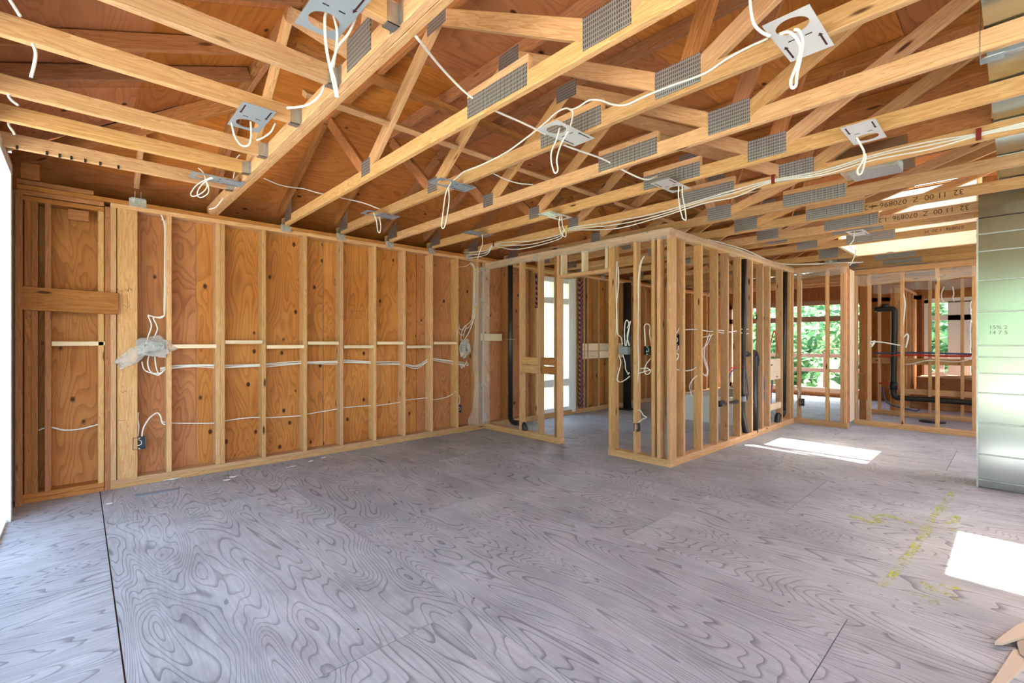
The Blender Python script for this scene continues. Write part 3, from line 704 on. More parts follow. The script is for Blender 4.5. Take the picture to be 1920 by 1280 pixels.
# striped curtains: wavy cloth
def curtain(x, z0, z1, wdt, label):
    bm = bmesh.new(); g_ = []
    for i in range(17):
        row = []
        for k in range(14):
            z = z0 + (z1 - z0) * k / 13; s = 1 - .35 * math.sin(math.pi * k / 13)
            row.append(bm.verts.new(((i / 16 - .5) * wdt * s, .025 * math.sin(i * 1.6 + k * .12), z)))
        g_.append(row)
    for i in range(16):
        for k in range(13): bm.faces.new((g_[i][k], g_[i + 1][k], g_[i + 1][k + 1], g_[i][k + 1]))
    o = meshobj('curtain', bm, 'redcloth', None, (x, YW - .06, 0), True); m_ = o.modifiers.new('thick', 'SOLIDIFY'); m_.thickness = .003
    tag(o, label, 'curtain')
curtain(6.44, .12, 2.35, .10, 'red and white striped curtain hanging right of the tall white window')
curtain(5.35, 1.8, 2.35, .07, 'short bunched striped curtain end left of the tall white window')

# plastic sheeting on top plates
def sheet_strip(name, pts_top, drop, off, parent):
    bm = bmesh.new(); top = catmull(pts_top, 8); rows = []
    for i, p in enumerate(top):
        dz = drop * (1 + .12 * math.sin(i * .45) + .04 * math.sin(i * 1.1))
        n = V(off)
        rows.append([bm.verts.new(p), bm.verts.new(p - V((0, 0, dz * .5)) + n * .012 * abs(math.sin(i * .9))), bm.verts.new(p - V((0, 0, dz)) + n * .02 * abs(math.sin(i * .5 + 1)))])
    for a, b in zip(rows, rows[1:]):
        for k in (0, 1): bm.faces.new((a[k], b[k], b[k + 1], a[k + 1]))
    return meshobj(name, bm, 'poly', parent, (0, 0, 0), True) if parent is None else link(bpy.data.objects.new(name, bm_to(bm)), parent, 'poly', Matrix())
def bm_to(bm):
    me = bpy.data.meshes.new('poly'); bm.to_mesh(me); bm.free()
    for p in me.polygons: p.use_smooth = True
    return me
sheet_strip('poly_sheet', [(XD - .006, y, 2.405) for y in (YW, 4.7, 4.2, 3.7, 3.2, 2.7, YP)], .105, (-1, 0, 0), wd_)
sheet_strip('poly_sheet', [(x, YP - .006, 2.405) for x in (XD, 5, 5.7, 6.4, 7.1, 7.6, 8.14)], .095, (0, -1, 0), wp)
sheet_strip('poly_sheet', [(8.134, y, 2.36) for y in (YP, 2.1, 1.9, 1.65)], .12, (-1, 0, 0), wf)
sheet_strip('poly_sheet', [(8.644, y, 2.26) for y in (1.66, 1.2, .8, .4, 0, -.5)], .15, (-1, 0, 0), wf2)
sheet_strip('poly_sheet', [(10.19, y, 2.25) for y in (1.7, 1.2, .8, .4, 0, -.5)], .15, (-1, 0, 0), ww)
bm = bmesh.new(); rows = []
for k in range(24):
    z = .08 + 2.25 * k / 23; e = .03 * math.sin(k * .8) + (.12 if k < 2 else 0)
    rows.append([bm.verts.new((4.10 - e, YW - .012 - e * .3, z)), bm.verts.new((4.2 - e * .3, YW - .03, z)), bm.verts.new((4.31, YW - .012, z)), bm.verts.new((4.315, YW - .11, z))])
for a, b in zip(rows, rows[1:]):
    for k in range(3): bm.faces.new((a[k], a[k + 1], b[k + 1], b[k]))
link(bpy.data.objects.new('poly_sheet', bm_to(bm)), wl, 'poly', Matrix())

# ================================================================== THINGS
# ---- lamp mounting plates with their cable tails
def lamp_plate(c, along, hole_end, label, mat='white_plate', L=.34, W=.16, z=None):
    """flat square-cornered sheet with a round hole; along = 'x' or 'y'"""
    z = z or ZC - .004
    r = root('lamp_mounting_plate', (c[0], c[1], z), label, 'lamp plate', 'recessed lamp mounting plates')
    bm = bmesh.new(); R = .056; hx = hole_end * (L / 2 - .085); N = 32
    inner, outer = [], []
    for k in range(N):
        a = 2 * math.pi * k / N; ca, sa = math.cos(a), math.sin(a)
        inner.append((hx + R * ca, R * sa))
        tx = ((L / 2 - hx) if ca > 0 else (-L / 2 - hx)) / ca if abs(ca) > 1e-6 else 1e9
        ty = (W / 2 if sa > 0 else -W / 2) / sa if abs(sa) > 1e-6 else 1e9
        q = min(tx, ty); outer.append((hx + q * ca, q * sa))
    def ring(zz): return [bm.verts.new((x, y, zz)) for x, y in inner], [bm.verts.new((x, y, zz)) for x, y in outer]
    (i0, o0), (i1, o1) = ring(-.001), ring(.001)
    for k in range(N):
        j = (k + 1) % N
        bm.faces.new((i0[k], i0[j], o0[j], o0[k])); bm.faces.new((o1[k], o1[j], i1[j], i1[k]))
        bm.faces.new((i0[j], i0[k], i1[k], i1[j])); bm.faces.new((o0[k], o0[j], o1[j], o1[k]))
    # corner triangles
    for sx, sy in ((1, 1), (-1, 1), (1, -1), (-1, -1)):
        cc = (sx * L / 2, sy * W / 2)
        ks = sorted(range(N), key=lambda k: (outer[k][0] - cc[0]) ** 2 + (outer[k][1] - cc[1]) ** 2)
        kx = min([k for k in range(N) if abs(outer[k][0] - cc[0]) < 1e-6 and outer[k][1] * sy > 0], key=lambda k: abs(outer[k][1] - cc[1]))
        ky = min([k for k in range(N) if abs(outer[k][1] - cc[1]) < 1e-6], key=lambda k: abs(outer[k][0] - cc[0]))
        for oo, zz in ((o0, -.001), (o1, .001)):
            v = bm.verts.new((cc[0], cc[1], zz)); bm.faces.new((oo[kx], oo[ky], v))
    bmesh.ops.recalc_face_normals(bm, faces=bm.faces[:])
    me = bpy.data.meshes.new('plate'); bm.to_mesh(me); bm.free()
    rot = Matrix.Rotation(0 if along == 'x' else math.pi / 2, 4, 'Z')
    m = Matrix.Translation(V((c[0], c[1], z))) @ rot
    link(bpy.data.objects.new('plate', me), r, mat, m)
    s = -hole_end
    for q in (-1, 1):
        bm = bmesh.new(); x0 = s * L * .16; x1 = s * L * .42; y = q * W * .38
        addbox(bm, (min(x0, x1), y - .0035, -.0019), (max(x0, x1), y + .0035, -.0011))
        a = bm.verts.new((x0, y - .009, -.0018)); b = bm.verts.new((x0, y + .009, -.0018)); d = bm.verts.new((x0 - s * .022, y, -.0018)); bm.faces.new((a, b, d))
        me = bpy.data.meshes.new('arrow'); bm.to_mesh(me); bm.free(); link(bpy.data.objects.new('arrow_mark', me), r, 'arrow', m)
        bm = bmesh.new(); x0 = s * .01; addbox(bm, (x0 - .003, q * .03 - .012, -.0019), (x0 + .003, q * .03 + .012, -.0011))
        me = bpy.data.meshes.new('slot'); bm.to_mesh(me); bm.free(); link(bpy.data.objects.new('slot', me), r, 'ink', m)
    return r
LP = [  # centre, long axis, hole end, label, material
    ((.68, 1.70), 'y', 1, 'large grey lamp plate at the top edge of the view, on the hip joists', 'grey_sheet'),
    ((.685, 2.83), 'y', 1, 'tilted grey lamp plate hung below the hip joists, middle one', 'grey_sheet'),
    ((.76, 4.08), 'x', -1, 'grey lamp plate nearest the long wall under the hip joists', 'grey_sheet'),
    ((2.10, .585), 'x', -1, 'large white lamp plate with two arrows at the upper right', 'white_plate'),
    ((2.09, 1.79), 'x', -1, 'white lamp plate against the big nail plate of the second truss', 'white_plate'),
    ((2.13, 2.97), 'x', -1, 'grey lamp plate on the second truss with a long cable loop', 'grey_sheet'),
    ((2.12, 4.15), 'x', -1, 'grey lamp plate on the second truss near the long wall', 'grey_sheet'),
    ((3.35, .60), 'x', 1, 'white lamp plate below the fourth truss, above the cable bundle', 'white_plate'),
    ((3.39, 1.83), 'x', 1, 'lamp plate on the fourth truss with two hanging cable tails', 'white_plate'),
    ((3.375, 3.03), 'x', 1, 'small white lamp plate just above the doorway wall', 'white_plate'),
    ((3.30, 4.13), 'x', 1, 'dark lamp plate above the wired stud bay by the wall corner', 'grey_sheet'),
    ((6.40, 1.20), 'x', -1, 'far white lamp plate under the stamped trusses', 'white_plate')]
for c, al, he, lab, mt in LP: lamp_plate(c, al, he, lab, mt)
def pz(px, py, dz=0): return PZ(px, py, ZC + dz)
def loop(cpx, top, bottom, wpx, depth_pt, label, r=.0045, start=None):
    """hanging loop of cable at the depth of depth_pt, drawn between pixel rows top and bottom"""
    D = V(depth_pt) - V((0, 0, CH)); dep = D.x * CS + D.y * SN
    def P(px, py): d = ray(px, py); return V((0, 0, CH)) + d * dep
    pts = [P(cpx + wpx * .45, top), P(cpx + wpx * .5, top + (bottom - top) * .35), P(cpx + wpx * .42, top + (bottom - top) * .8), P(cpx, bottom), P(cpx - wpx * .42, top + (bottom - top) * .8), P(cpx - wpx * .5, top + (bottom - top) * .3), P(cpx - wpx * .25, top)]
    if start: pts = [P(*s) for s in start] + pts[::-1] if start[0][0] < cpx else [P(*s) for s in start] + pts
    return cable(label, pts, r)
def pathat(label, px, dep_pt, r=.0045, mat='cable'):
    D = V(dep_pt) - V((0, 0, CH)); dep = D.x * CS + D.y * SN
    return cable(label, [V((0, 0, CH)) + ray(*p) * dep for p in px], r, mat)
pathat('thick double cable loop hanging from the topmost grey plate', [(612, 22), (609, 40), (612, 90), (620, 130), (631, 182)], (.70, 1.80, ZC), .006)
pathat('second strand of the cable loop from the topmost grey plate', [(625, 25), (632, 60), (630, 95), (622, 125), (628, 150), (634, 182)], (.70, 1.80, ZC), .005)
pathat('cable running from the double loop to the girder bottom', [(674, 14), (655, 60), (632, 90), (625, 125)], (.74, 1.80, ZC), .005)
pathat('cable loop hanging from the middle grey plate', [(434, 230), (440, 255), (452, 272), (466, 272), (471, 255), (470, 228)], (.68, 2.9, ZC), .005)
pathat('short cable end beside the middle grey plate', [(516, 231), (508, 247), (493, 258), (481, 263)], (.8, 2.9, ZC), .005)
pathat('white cable curling behind the girder hanger', [(610, 157), (600, 178), (580, 195), (555, 201), (538, 202)], (.8, 2.4, ZC + .05), .006)
pathat('tangled coil of cable hanging below the lowest hip joist', [(372, 315), (380, 322), (385, 335), (388, 350), (378, 362), (362, 368), (358, 362), (370, 346), (392, 334), (402, 333), (388, 338), (374, 352), (370, 366), (378, 370), (390, 362), (391, 350), (386, 338)], (.72, 4.1, ZC - .03), .004)
pathat('pair of cables dropping from the hip joists to the wall plate', [(450, 290), (443, 298), (440, 322), (432, 355), (421, 368), (405, 388), (392, 392)], (.86, 4.7, ZC), .005)
for k, q in enumerate(([(16, -5), (28, 14), (38, 30)], [(62, 82), (67, 100), (64, 122), (58, 145)], [(24, 170), (16, 178), (22, 188), (34, 197)], [(16, 226), (17, 236), (25, 247), (27, 252)])):
    pathat(['cable at the very top left corner above the hip joist', 'cable between the two upper left hip joists', 'bent cable below the third hip joist', 'cable tail below the split hip joist'][k], q, (-.28, [2.6, 2.8, 3.4, 3.85][k], ZC + .06), .006)
# long cable over the wall top and trusses
pathat('cable sagging from the girder to the wall side trusses', [(494, 334), (520, 345), (545, 351), (570, 354), (598, 362), (640, 371), (680, 380), (712, 392)], (1.4, 4.9, ZC + .02), .0045)
cable('double cable laid across the truss bottom chords', [PX(778, 66, .99), PX(830, 130, 1.3), PX(879, 182, 1.6 - .05) + V((0, 0, .01)), PX(925, 206, 1.72), PX(975, 228, 1.95), PX(1020, 250, 2.16), PX(1058, 272, 2.3), PX(1130, 298, 2.7), PX(1166, 318, 2.9), PX(1208, 336, 3.1), PX(1232, 330, 3.3)], .006)
cable('cable run through the trusses behind the looped plate', [PX(915, 320, 2.3), PX(945, 335, 2.5), PX(970, 343, 2.65), PX(1000, 346, 2.78)], .0045)
cable('cable draped along the second truss from plate to plate', [PX(p, q, 2.16) for p, q in ((845, 342), (858, 332), (870, 322), (905, 308), (950, 285), (990, 256), (1020, 232), (1042, 212), (1060, 203), (1072, 205), (1085, 200), (1105, 188), (1125, 188), (1150, 196), (1175, 196), (1210, 180), (1260, 160), (1320, 138), (1360, 112), (1400, 90), (1440, 72))], .0055)
pathat('long cable loop hanging from the grey plate of the second truss', [(846, 342), (836, 362), (831, 395), (828, 424), (833, 426), (838, 405), (842, 375), (841, 350)], (2.1, 2.97, ZC), .0045)
pathat('thin cable loop hanging from the white plate of the second truss', [(1049, 240), (1043, 262), (1034, 285), (1034, 305), (1040, 324), (1046, 318), (1044, 298), (1052, 270), (1068, 240), (1074, 212), (1068, 205)], (2.05, 1.79, ZC), .0045)
pathat('looped cable hanging from the large arrow marked plate', [(1462, 64), (1478, 60), (1492, 70), (1501, 90), (1494, 120), (1483, 150), (1485, 164), (1492, 160), (1494, 140), (1500, 112), (1505, 80), (1498, 58), (1488, 56)], (1.98, .6, ZC), .006)
pathat('cable rising from the arrow marked plate to the roof', [(1406, -6), (1408, 20), (1414, 45), (1428, 60), (1444, 68)], (1.9, .68, ZC + .05), .006)
pathat('cable tail hanging from the white plate under the fourth truss', [(1606, 258), (1614, 272), (1620, 285), (1618, 300), (1608, 318), (1610, 327), (1616, 322), (1622, 300), (1622, 288)], (3.45, .58, ZC), .006)
pathat('left cable tail on the fourth truss plate', [(1273, 345), (1272, 368), (1275, 390), (1280, 410)], (3.4, 1.83, ZC), .0045)
pathat('right cable tail on the fourth truss plate', [(1279, 348), (1280, 368), (1284, 390), (1286, 412), (1278, 408)], (3.4, 1.83, ZC), .0045)
pathat('two cable tails on the plate above the doorway wall', [(1050, 405), (1048, 420), (1053, 438), (1060, 444), (1061, 436), (1055, 424), (1053, 404)], (3.4, 3.05, ZC), .0045)
pathat('cable tails below the near wall grey plate', [(700, 398), (706, 415), (708, 432), (712, 436), (714, 424), (711, 406)], (2.12, 4.15, ZC), .0045)
pathat('looped cable tail on the far white plate', [(1602, 433), (1600, 450), (1593, 460), (1598, 468), (1605, 470), (1598, 490), (1593, 498)], (6.45, 1.2, ZC), .0055)
pathat('cable from the dark plate down to the wired stud bay', [(904, 440), (905, 455), (900, 470), (895, 486)], (3.35, 4.2, ZC), .0045)
# cable bundle stapled along the fifth truss
base = [(866, 473), (910, 468), (926, 458), (960, 455), (1000, 450), (1050, 438), (1063, 428), (1150, 416), (1230, 398), (1320, 372), (1380, 357), (1448, 337), (1540, 318), (1640, 290), (1740, 268), (1835, 250), (1930, 226)]
for k, (dy, lab) in enumerate(((0, 'uppermost cable of the bundle stapled along the fifth truss'), (5, 'middle cable of the bundle stapled along the fifth truss'), (11, 'lowest sagging cable of the bundle along the fifth truss'))):
    pts = []
    for i, (p, q) in enumerate(base):
        st = p in (926, 1063, 1448, 1835)
        pts.append(PX(p, q + (2 * k if st else dy + 2 * math.sin(i * 1.7 + k)), TX[4] - .026 - .004 * k))
    cable(lab, pts, .0055, group='cables along the fifth truss')
for p, q, m_, lab in ((926, 457, 'darkred', 'dark red cable staple next to the wall corner'), (1063, 429, 'yellow', 'yellow cable staple above the doorway'), (1450, 336, 'darkred', 'dark red cable staple in the middle of the fifth truss'), (1835, 252, 'darkred', 'dark red cable staple at the right edge of the view')):
    c = PX(p, q, TX[4] - .03)
    o = boxes('cable_staple', [((-.012, -.012, -.035), (-.008, .012, .035)), ((-.008, -.012, .028), (.008, .012, .035)), ((-.008, -.012, -.035), (.008, .012, -.028))], m_, None, c); tag(o, lab, 'staple', 'cable staples')
    
# ---- left wall wiring
yb = YW + .075
run = [(300, 692), (325, 689), (365, 685), (402, 686), (422, 688), (488, 684), (500, 684), (565, 680), (577, 679), (630, 679), (645, 678), (697, 679), (706, 680), (750, 682), (762, 684), (782, 687), (803, 676), (813, 673), (850, 679), (870, 683)]
for k, lab in enumerate(('top cable of the waist-high run through the long wall', 'middle cable of the waist-high run through the long wall', 'lowest cable of the waist-high run through the long wall')):
    cable(lab, [PY(p, q + (k - 1) * (2.2 + 1.2 * math.sin(i * 2.1 + k)), yb) for i, (p, q) in enumerate(run)], .0055, group='waist-high cables in the long wall')
cable('low cable run rising through the long wall studs', [PY(p, q, yb) for p, q in ((304, 790), (325, 793), (402, 793), (422, 789), (455, 784), (490, 782), (500, 783), (565, 779), (577, 776), (630, 767), (645, 764), (697, 760), (706, 760), (750, 754), (762, 750), (800, 746), (813, 749), (835, 745), (850, 738))], .0055)
cable('cable crossing the dark stud bays at the left corner', [PY(p, q, yb) for p, q in ((40, 817), (60, 813), (80, 803), (97, 801), (120, 806), (150, 804), (190, 794))], .006)
cable('two strands stapled down the post beside the switch box', [PY(p, q, YW + .03) for p, q in ((297, 394), (308, 420), (309, 480), (308, 575), (308, 590), (300, 596), (282, 592), (278, 592), (284, 610), (278, 630), (272, 650))], .0055)
cable('second strand looping down into the bagged switch box', [PY(p, q, YW + .035) for p, q in ((303, 410), (311, 430), (310, 575), (303, 593), (288, 595), (293, 608), (295, 618), (288, 634))], .0055)
for k, q in enumerate(([(266, 678), (270, 692), (283, 699), (300, 699), (308, 694)], [(280, 664), (277, 680), (282, 696), (296, 703), (305, 697)], [(290, 664), (292, 684), (297, 700), (304, 699)])):
    cable(['left', 'middle', 'right'][k] + ' of three looped cables below the bagged switch box', [PY(a, b, YW + .03) for a, b in q], .005, group='loops below the switch box')
def ebox(name, c, w_, h_, d_, face, mat, label, inner=True):
    """open-fronted electrical box; face = direction the open side looks"""
    r = root(name, c, label, 'electrical box', 'electrical boxes')
    f = V(face); m = axes(c, V((0, 0, 1)).cross(f), (0, 0, 1))
    bm = bmesh.new(); t = .003
    addbox(bm, (-w_ / 2, -h_ / 2, -d_), (w_ / 2, h_ / 2, -d_ + t))
    addbox(bm, (-w_ / 2, -h_ / 2, -d_), (-w_ / 2 + t, h_ / 2, 0)); addbox(bm, (w_ / 2 - t, -h_ / 2, -d_), (w_ / 2, h_ / 2, 0))
    addbox(bm, (-w_ / 2, -h_ / 2, -d_), (w_ / 2, -h_ / 2 + t, 0)); addbox(bm, (-w_ / 2, h_ / 2 - t, -d_), (w_ / 2, h_ / 2, 0))
    me = bpy.data.meshes.new('shell'); bm.to_mesh(me); bm.free(); link(bpy.data.objects.new('box_shell', me), r, mat, m)
    if inner:
        for s in range(max(1, int(w_ / .055))):
            x = (s + .5) / max(1, int(w_ / .055)) * w_ - w_ / 2
            bm = bmesh.new(); tube_bm(bm, [(x - .008, h_ * .3, -d_ * .7), (x + .015, h_ * .15, -.01), (x + .012, -h_ * .1, -.004), (x - .015, -h_ * .15, -.01), (x - .012, h_ * .02, -.02)], .003, 5)
            me = bpy.data.meshes.new('wire'); bm.to_mesh(me); bm.free(); link(bpy.data.objects.new('folded_wire', me), r, 'cable', m)
        bm = bmesh.new(); addbox(bm, (-.006, h_ / 2 - .012, -.008), (.006, h_ / 2 - .003, .001)); addbox(bm, (-.006, -h_ / 2 + .003, -.008), (.006, -h_ / 2 + .012, .001))
        me = bpy.data.meshes.new('lug'); bm.to_mesh(me); bm.free(); link(bpy.data.objects.new('screw_lug', me), r, 'galv', m)
    return r
def bag(name, c, s, rot, label, seed):
    bm = bmesh.new(); bmesh.ops.create_icosphere(bm, subdivisions=4, radius=1)
    for v in bm.verts:
        n = noise.noise(v.co * 2.2 + V((seed, 0, 0))) * .45 + noise.noise(v.co * 5 + V((0, seed, 0))) * .2
        v.co *= 1 + n; v.co = V((v.co.x * s[0], v.co.y * s[1], v.co.z * s[2]))
    bmesh.ops.rotate(bm, verts=bm.verts, matrix=Matrix.Rotation(rot, 3, 'Y'))
    return tag(meshobj(name, bm, 'bag', None, c, True), label, 'bag')
c = PY(284, 650, YW + .0)
ebox('switch_box', (c.x, YW + .005, c.z), .21, .10, .065, (0, -1, 0), 'box_black', 'four-gang black switch box wrapped in a plastic bag on the long wall')
bag('plastic_bag', (c.x + .02, YW - .005, c.z), (.13, .05, .085), 0.1, 'crumpled clear plastic bag around the four-gang switch box', 1.3)
c2 = PY(248, 668, YW - .02)
bag('plastic_bag', c2, (.055, .018, .13), .85, 'loose clear bag tail flapping over the tall post board', 4.1)
c = PY(261, 831, YW + .0); ebox('outlet_box', (c.x, YW - .005, c.z), .088, .105, .06, (0, -1, 0), 'box_slate', 'dark outlet box low beside the tall post board')
cable('bent cable rising from the outlet box into the stud', [PY(p, q, YW + .02) for p, q in ((266, 818), (269, 802), (280, 784), (294, 774), (301, 780), (304, 792), (310, 796))], .006)
cable('short cable end standing up from the outlet box', [PY(p, q, YW + .02) for p, q in ((258, 818), (260, 800), (258, 785), (259, 773))], .006)
c = PY(862, 767, YW); ebox('outlet_box', (c.x, YW + .01, c.z), .07, .11, .06, (0, -1, 0), 'box_slate', 'small outlet box low on the stud near the wall corner')
cable('cable curving from the stud into the corner outlet box', [PY(p, q, YW + .02) for p, q in ((853, 734), (861, 742), (862, 752), (860, 758))], .005)
c = PY(871, 652, YW + .01)
ebox('switch_box', (c.x, YW + .02, c.z), .10, .10, .06, (0, -1, 0), 'box_black', 'bagged black switch box in the wired bay near the corner')
bag('plastic_bag', (c.x, YW, c.z - .01), (.085, .05, .13), .2, 'clear plastic bag around the switch box near the corner', 7.7)
bp_ = PY(888, 520, YW + .04)
for k, q in enumerate(([(884, 493), (890, 505), (890, 540), (889, 585), (886, 605), (878, 625), (868, 640)], [(886, 493), (892, 508), (891, 545), (890, 590), (880, 612), (872, 618), (869, 632)], [(882, 494), (888, 505), (888, 545), (887, 580), (884, 600), (874, 610), (866, 622), (864, 640)])):
    cable(['left', 'right', 'middle'][k] + ' cable of the group strapped down the bay near the corner', [PY(a, b, YW + .03 + .008 * k) for a, b in q], .005, group='strapped cables near the corner')
cable('white loops above the bagged box near the corner', [PY(a, b, YW + .025) for a, b in ((861, 615), (866, 618), (872, 610), (874, 612), (870, 625), (864, 628), (860, 620), (862, 608))], .0045)
cable('ruffled cable ends below the bag near the corner', [PY(a, b, YW + .02) for a, b in ((862, 682), (866, 690), (868, 682), (870, 688), (873, 680), (875, 685), (878, 684), (874, 676))], .0045)
cable('cable swag under the top plate near the corner', [PY(a, b, YW + .03) for a, b in ((860, 500), (868, 500), (877, 497), (884, 491))], .0045)
for q, lab in ((505, 'upper yellow cable strap near the corner'), (578, 'lower yellow cable strap near the corner')):
    p = PY(891, q, YW + .02); tag(boxes('cable_strap', [((-.035, -.004, -.012), (.035, .0, .012)), ((-.02, -.012, -.01), (.02, -.004, .01))], 'yellow', None, p), lab, 'strap')
# paper scraps tucked under the plate and on the floor
sc = [(318, 887, .20), (425, 893, .09), (437, 887, .10), (548, 868, .14), (582, 858, .07), (607, 851, .06), (205, 938, .05)]
for k, (p, q, L) in enumerate(sc):
    c = PZ(p, q + 8, .004); c.y = min(c.y, YW - .03)
    bm = bmesh.new(); ring = []
    n_ = 9
    for i in range(n_): a = 2 * math.pi * i / n_; rr = .6 + .4 * random.random(); ring.append(bm.verts.new((L / 2 * rr * math.cos(a), .022 * rr * math.sin(a), .004 + .01 * random.random())))
    cc_ = bm.verts.new((0, 0, .014))
    for i in range(n_): bm.faces.new((ring[i], ring[(i + 1) % n_], cc_))
    o = meshobj('paper_scrap', bm, 'cable', None, c); m_ = o.modifiers.new('t', 'SOLIDIFY'); m_.thickness = .001
    tag(o, ORD[k] + ' torn paper scrap counted along the foot of the long wall', 'scrap', 'paper scraps along the wall')

# pencil notes on the sheathing and marks on the post board
def scribble(px0, py0, px1, amp, n, y, r=.0012, mat='stamp'):
    rnd = random.Random(int(px0 + py0)); bm = bmesh.new(); x = px0; pts = []
    while x < px1:
        pts.append(PY(x, py0 + rnd.uniform(-amp, amp), y)); x += rnd.uniform(.8, 2.2)
        if rnd.random() < .14 and len(pts) > 2: tube_bm(bm, pts, r, 4, 2); pts = []; x += 3
    if len(pts) > 2: tube_bm(bm, pts, r, 4, 2)
    o = link(bpy.data.objects.new('pencil_note', bm_to(bm)), wl, mat, Matrix()); o['kind'] = 'stuff'
for a in ((656, 573, 682, 2), (652, 583, 684, 1.8), (646, 596, 680, 2), (770, 593, 793, 2)): scribble(a[0], a[1], a[2], a[3], 0, YW + .1395)
for a in ((219, 544, 232, 4), (234, 543, 248, 4), (226, 734, 240, 2.5), (222, 788, 236, 1)): scribble(a[0], a[1], a[2], a[3], 0, YW - .001)
bm = bmesh.new(); tube_bm(bm, [PY(239, 552, YW - .001), PY(239, 577, YW - .001)], .0013, 4, 0); tube_bm(bm, [PY(233, 571, YW - .001), PY(239, 578, YW - .001), PY(245, 571, YW - .001)], .0013, 4, 0)
o = link(bpy.data.objects.new('arrow_mark', bm_to(bm)), wl, 'stamp', Matrix()); o['kind'] = 'stuff'
# ---- doorway wall electrics and pipe
ebox('junction_box', PX(1169, 657, XD + .03), .11, .085, .05, (-1, 0, 0), 'box_grey', 'grey junction box hung between the studs right of the doorway', False)
boxes('box_cover', [((-.004, -.055, -.04), (0, .055, .04))], 'box_grey', bpy.data.objects['junction_box'], PX(1169, 657, XD + .026))
ebox('switch_box', PX(1213, 657, XD + .02), .075, .09, .05, (-1, 0, 0), 'box_black', 'black switch box on the stud nearest the partition corner')
ebox('outlet_box', PX(1192, 801, XD - .01), .05, .085, .05, (-1, 0, 0), 'box_black', 'low black outlet box on the stud right of the doorway')
cabs = [
    ('long cable down the stud right of the doorway', [(1157, 490), (1155, 530), (1156, 580), (1155, 620), (1152, 655), (1152, 690), (1154, 702)]),
    ('second cable down the stud right of the doorway', [(1159, 500), (1160, 530), (1156, 570), (1157, 600), (1158, 625), (1164, 632), (1167, 645)]),
    ('looped cable above the grey junction box', [(1172, 648), (1171, 625), (1172, 606), (1176, 600), (1180, 610), (1178, 625), (1174, 648)]),
    ('narrow cable loop beside the grey junction box', [(1180, 648), (1176, 630), (1180, 612), (1182, 602), (1176, 615)]),
    ('big hanging cable loop under the grey junction box', [(1160, 665), (1164, 680), (1158, 705), (1157, 712), (1163, 716), (1172, 712), (1181, 705)]),
    ('crossing cable under the grey junction box', [(1168, 665), (1172, 680), (1173, 692), (1178, 700), (1180, 698), (1177, 702)]),
    ('cable along the middle stud to the low outlet box', [(1208, 480), (1199, 500), (1195, 560), (1193, 620), (1190, 680), (1194, 700), (1193, 740), (1194, 770), (1193, 792)]),
    ('second cable along the middle stud', [(1205, 482), (1198, 520), (1197, 570), (1196, 640), (1197, 690), (1195, 720), (1194, 760)]),
    ('kinked cable end over the low outlet box', [(1194, 770), (1200, 769), (1206, 778), (1212, 782), (1204, 786), (1196, 792)]),
    ('loop of cable over the black switch box', [(1210, 648), (1209, 625), (1208, 612), (1213, 607), (1219, 612), (1218, 625), (1222, 648)]),
    ('cable curl under the black switch box', [(1220, 672), (1212, 682), (1208, 695), (1213, 702), (1220, 696), (1213, 690), (1200, 691)]),
    ('level cable between the studs by the corner', [(1196, 700), (1206, 697), (1222, 693)])]
for lab, q in cabs: cable(lab, [PX(a, b, XD + .03) for a, b in q], .0055)
pp = root('vent_pipe', PX(957, 640, XD + .2), 'black drain pipe with elbows beside the doorway wall', 'pipe')
ctop, cbot = PX(957, 488, XD + .10), PX(957, 782, XD + .10)
tube('riser', [ctop, cbot], .036, 'black', pp, 14, 0)
tube('elbow', [cbot + V((0, 0, .04)), cbot, PX(962, 791, XD + .08), PX(973, 793, XD + .06), PX(982, 796, XD + .05), PX(985, 806, XD + .05), PX(985, 822, XD + .05)], .036, 'black', pp, 14, 5)
tube('hub', [PX(974, 793, XD + .065), PX(980, 794, XD + .055)], .045, 'black', pp, 14, 0)
boxes('strap', [((-.05, -.05, -.003), (.05, .05, .003))], 'galv', pp, PX(957, 636, XD + .1))
# ---- plumbing wall: pipes
ym = YP + .045
def pyp(p, q, off=0): return PY(p, q, ym + off)
vp = root('vent_stack', pyp(1395, 640), 'tall black vent stack with side branch in the plumbing wall', 'pipe')
tube('riser', [pyp(1395, 484), pyp(1392, 752)], .036, 'black', vp, 14, 0)
tube('branch', [pyp(1393, 664), pyp(1405, 664)], .034, 'black', vp, 14, 0)
tube('lower_wye', [pyp(1392, 745), pyp(1391, 770), pyp(1395, 795), pyp(1399, 814)], .036, 'black', vp, 14, 4)
tube('trap_arm', [pyp(1386, 752, -.01), pyp(1370, 755, -.01), pyp(1352, 757, -.02)], .022, 'black', vp, 12, 0)
tube('trap_elbow', [pyp(1356, 756, -.02), pyp(1347, 757, -.03)], .036, 'black', vp, 14, 0)
tube('coupling', [pyp(1392, 742), pyp(1392, 752)], .046, 'box_grey', vp, 14, 0)
vp = root('drain_pipe', pyp(1415, 720), 'thick black drain pipe with a top elbow in the plumbing wall', 'pipe')
tube('riser', [pyp(1414, 664), pyp(1414, 672), pyp(1414, 810)], .05, 'black', vp, 16, 0)
tube('elbow', [pyp(1408, 663), pyp(1413, 663), pyp(1416, 672), pyp(1415, 685)], .052, 'black', vp, 16, 4)
vp = root('vent_stack', pyp(1470, 640), 'slim black vent stack near the far end of the plumbing wall', 'pipe')
tube('riser', [pyp(1471, 510), pyp(1468, 775)], .04, 'black', vp, 14, 0)
tube('elbow', [pyp(1468, 770), pyp(1466, 778), pyp(1459, 779), pyp(1457, 790), pyp(1457, 800)], .04, 'black', vp, 14, 4)
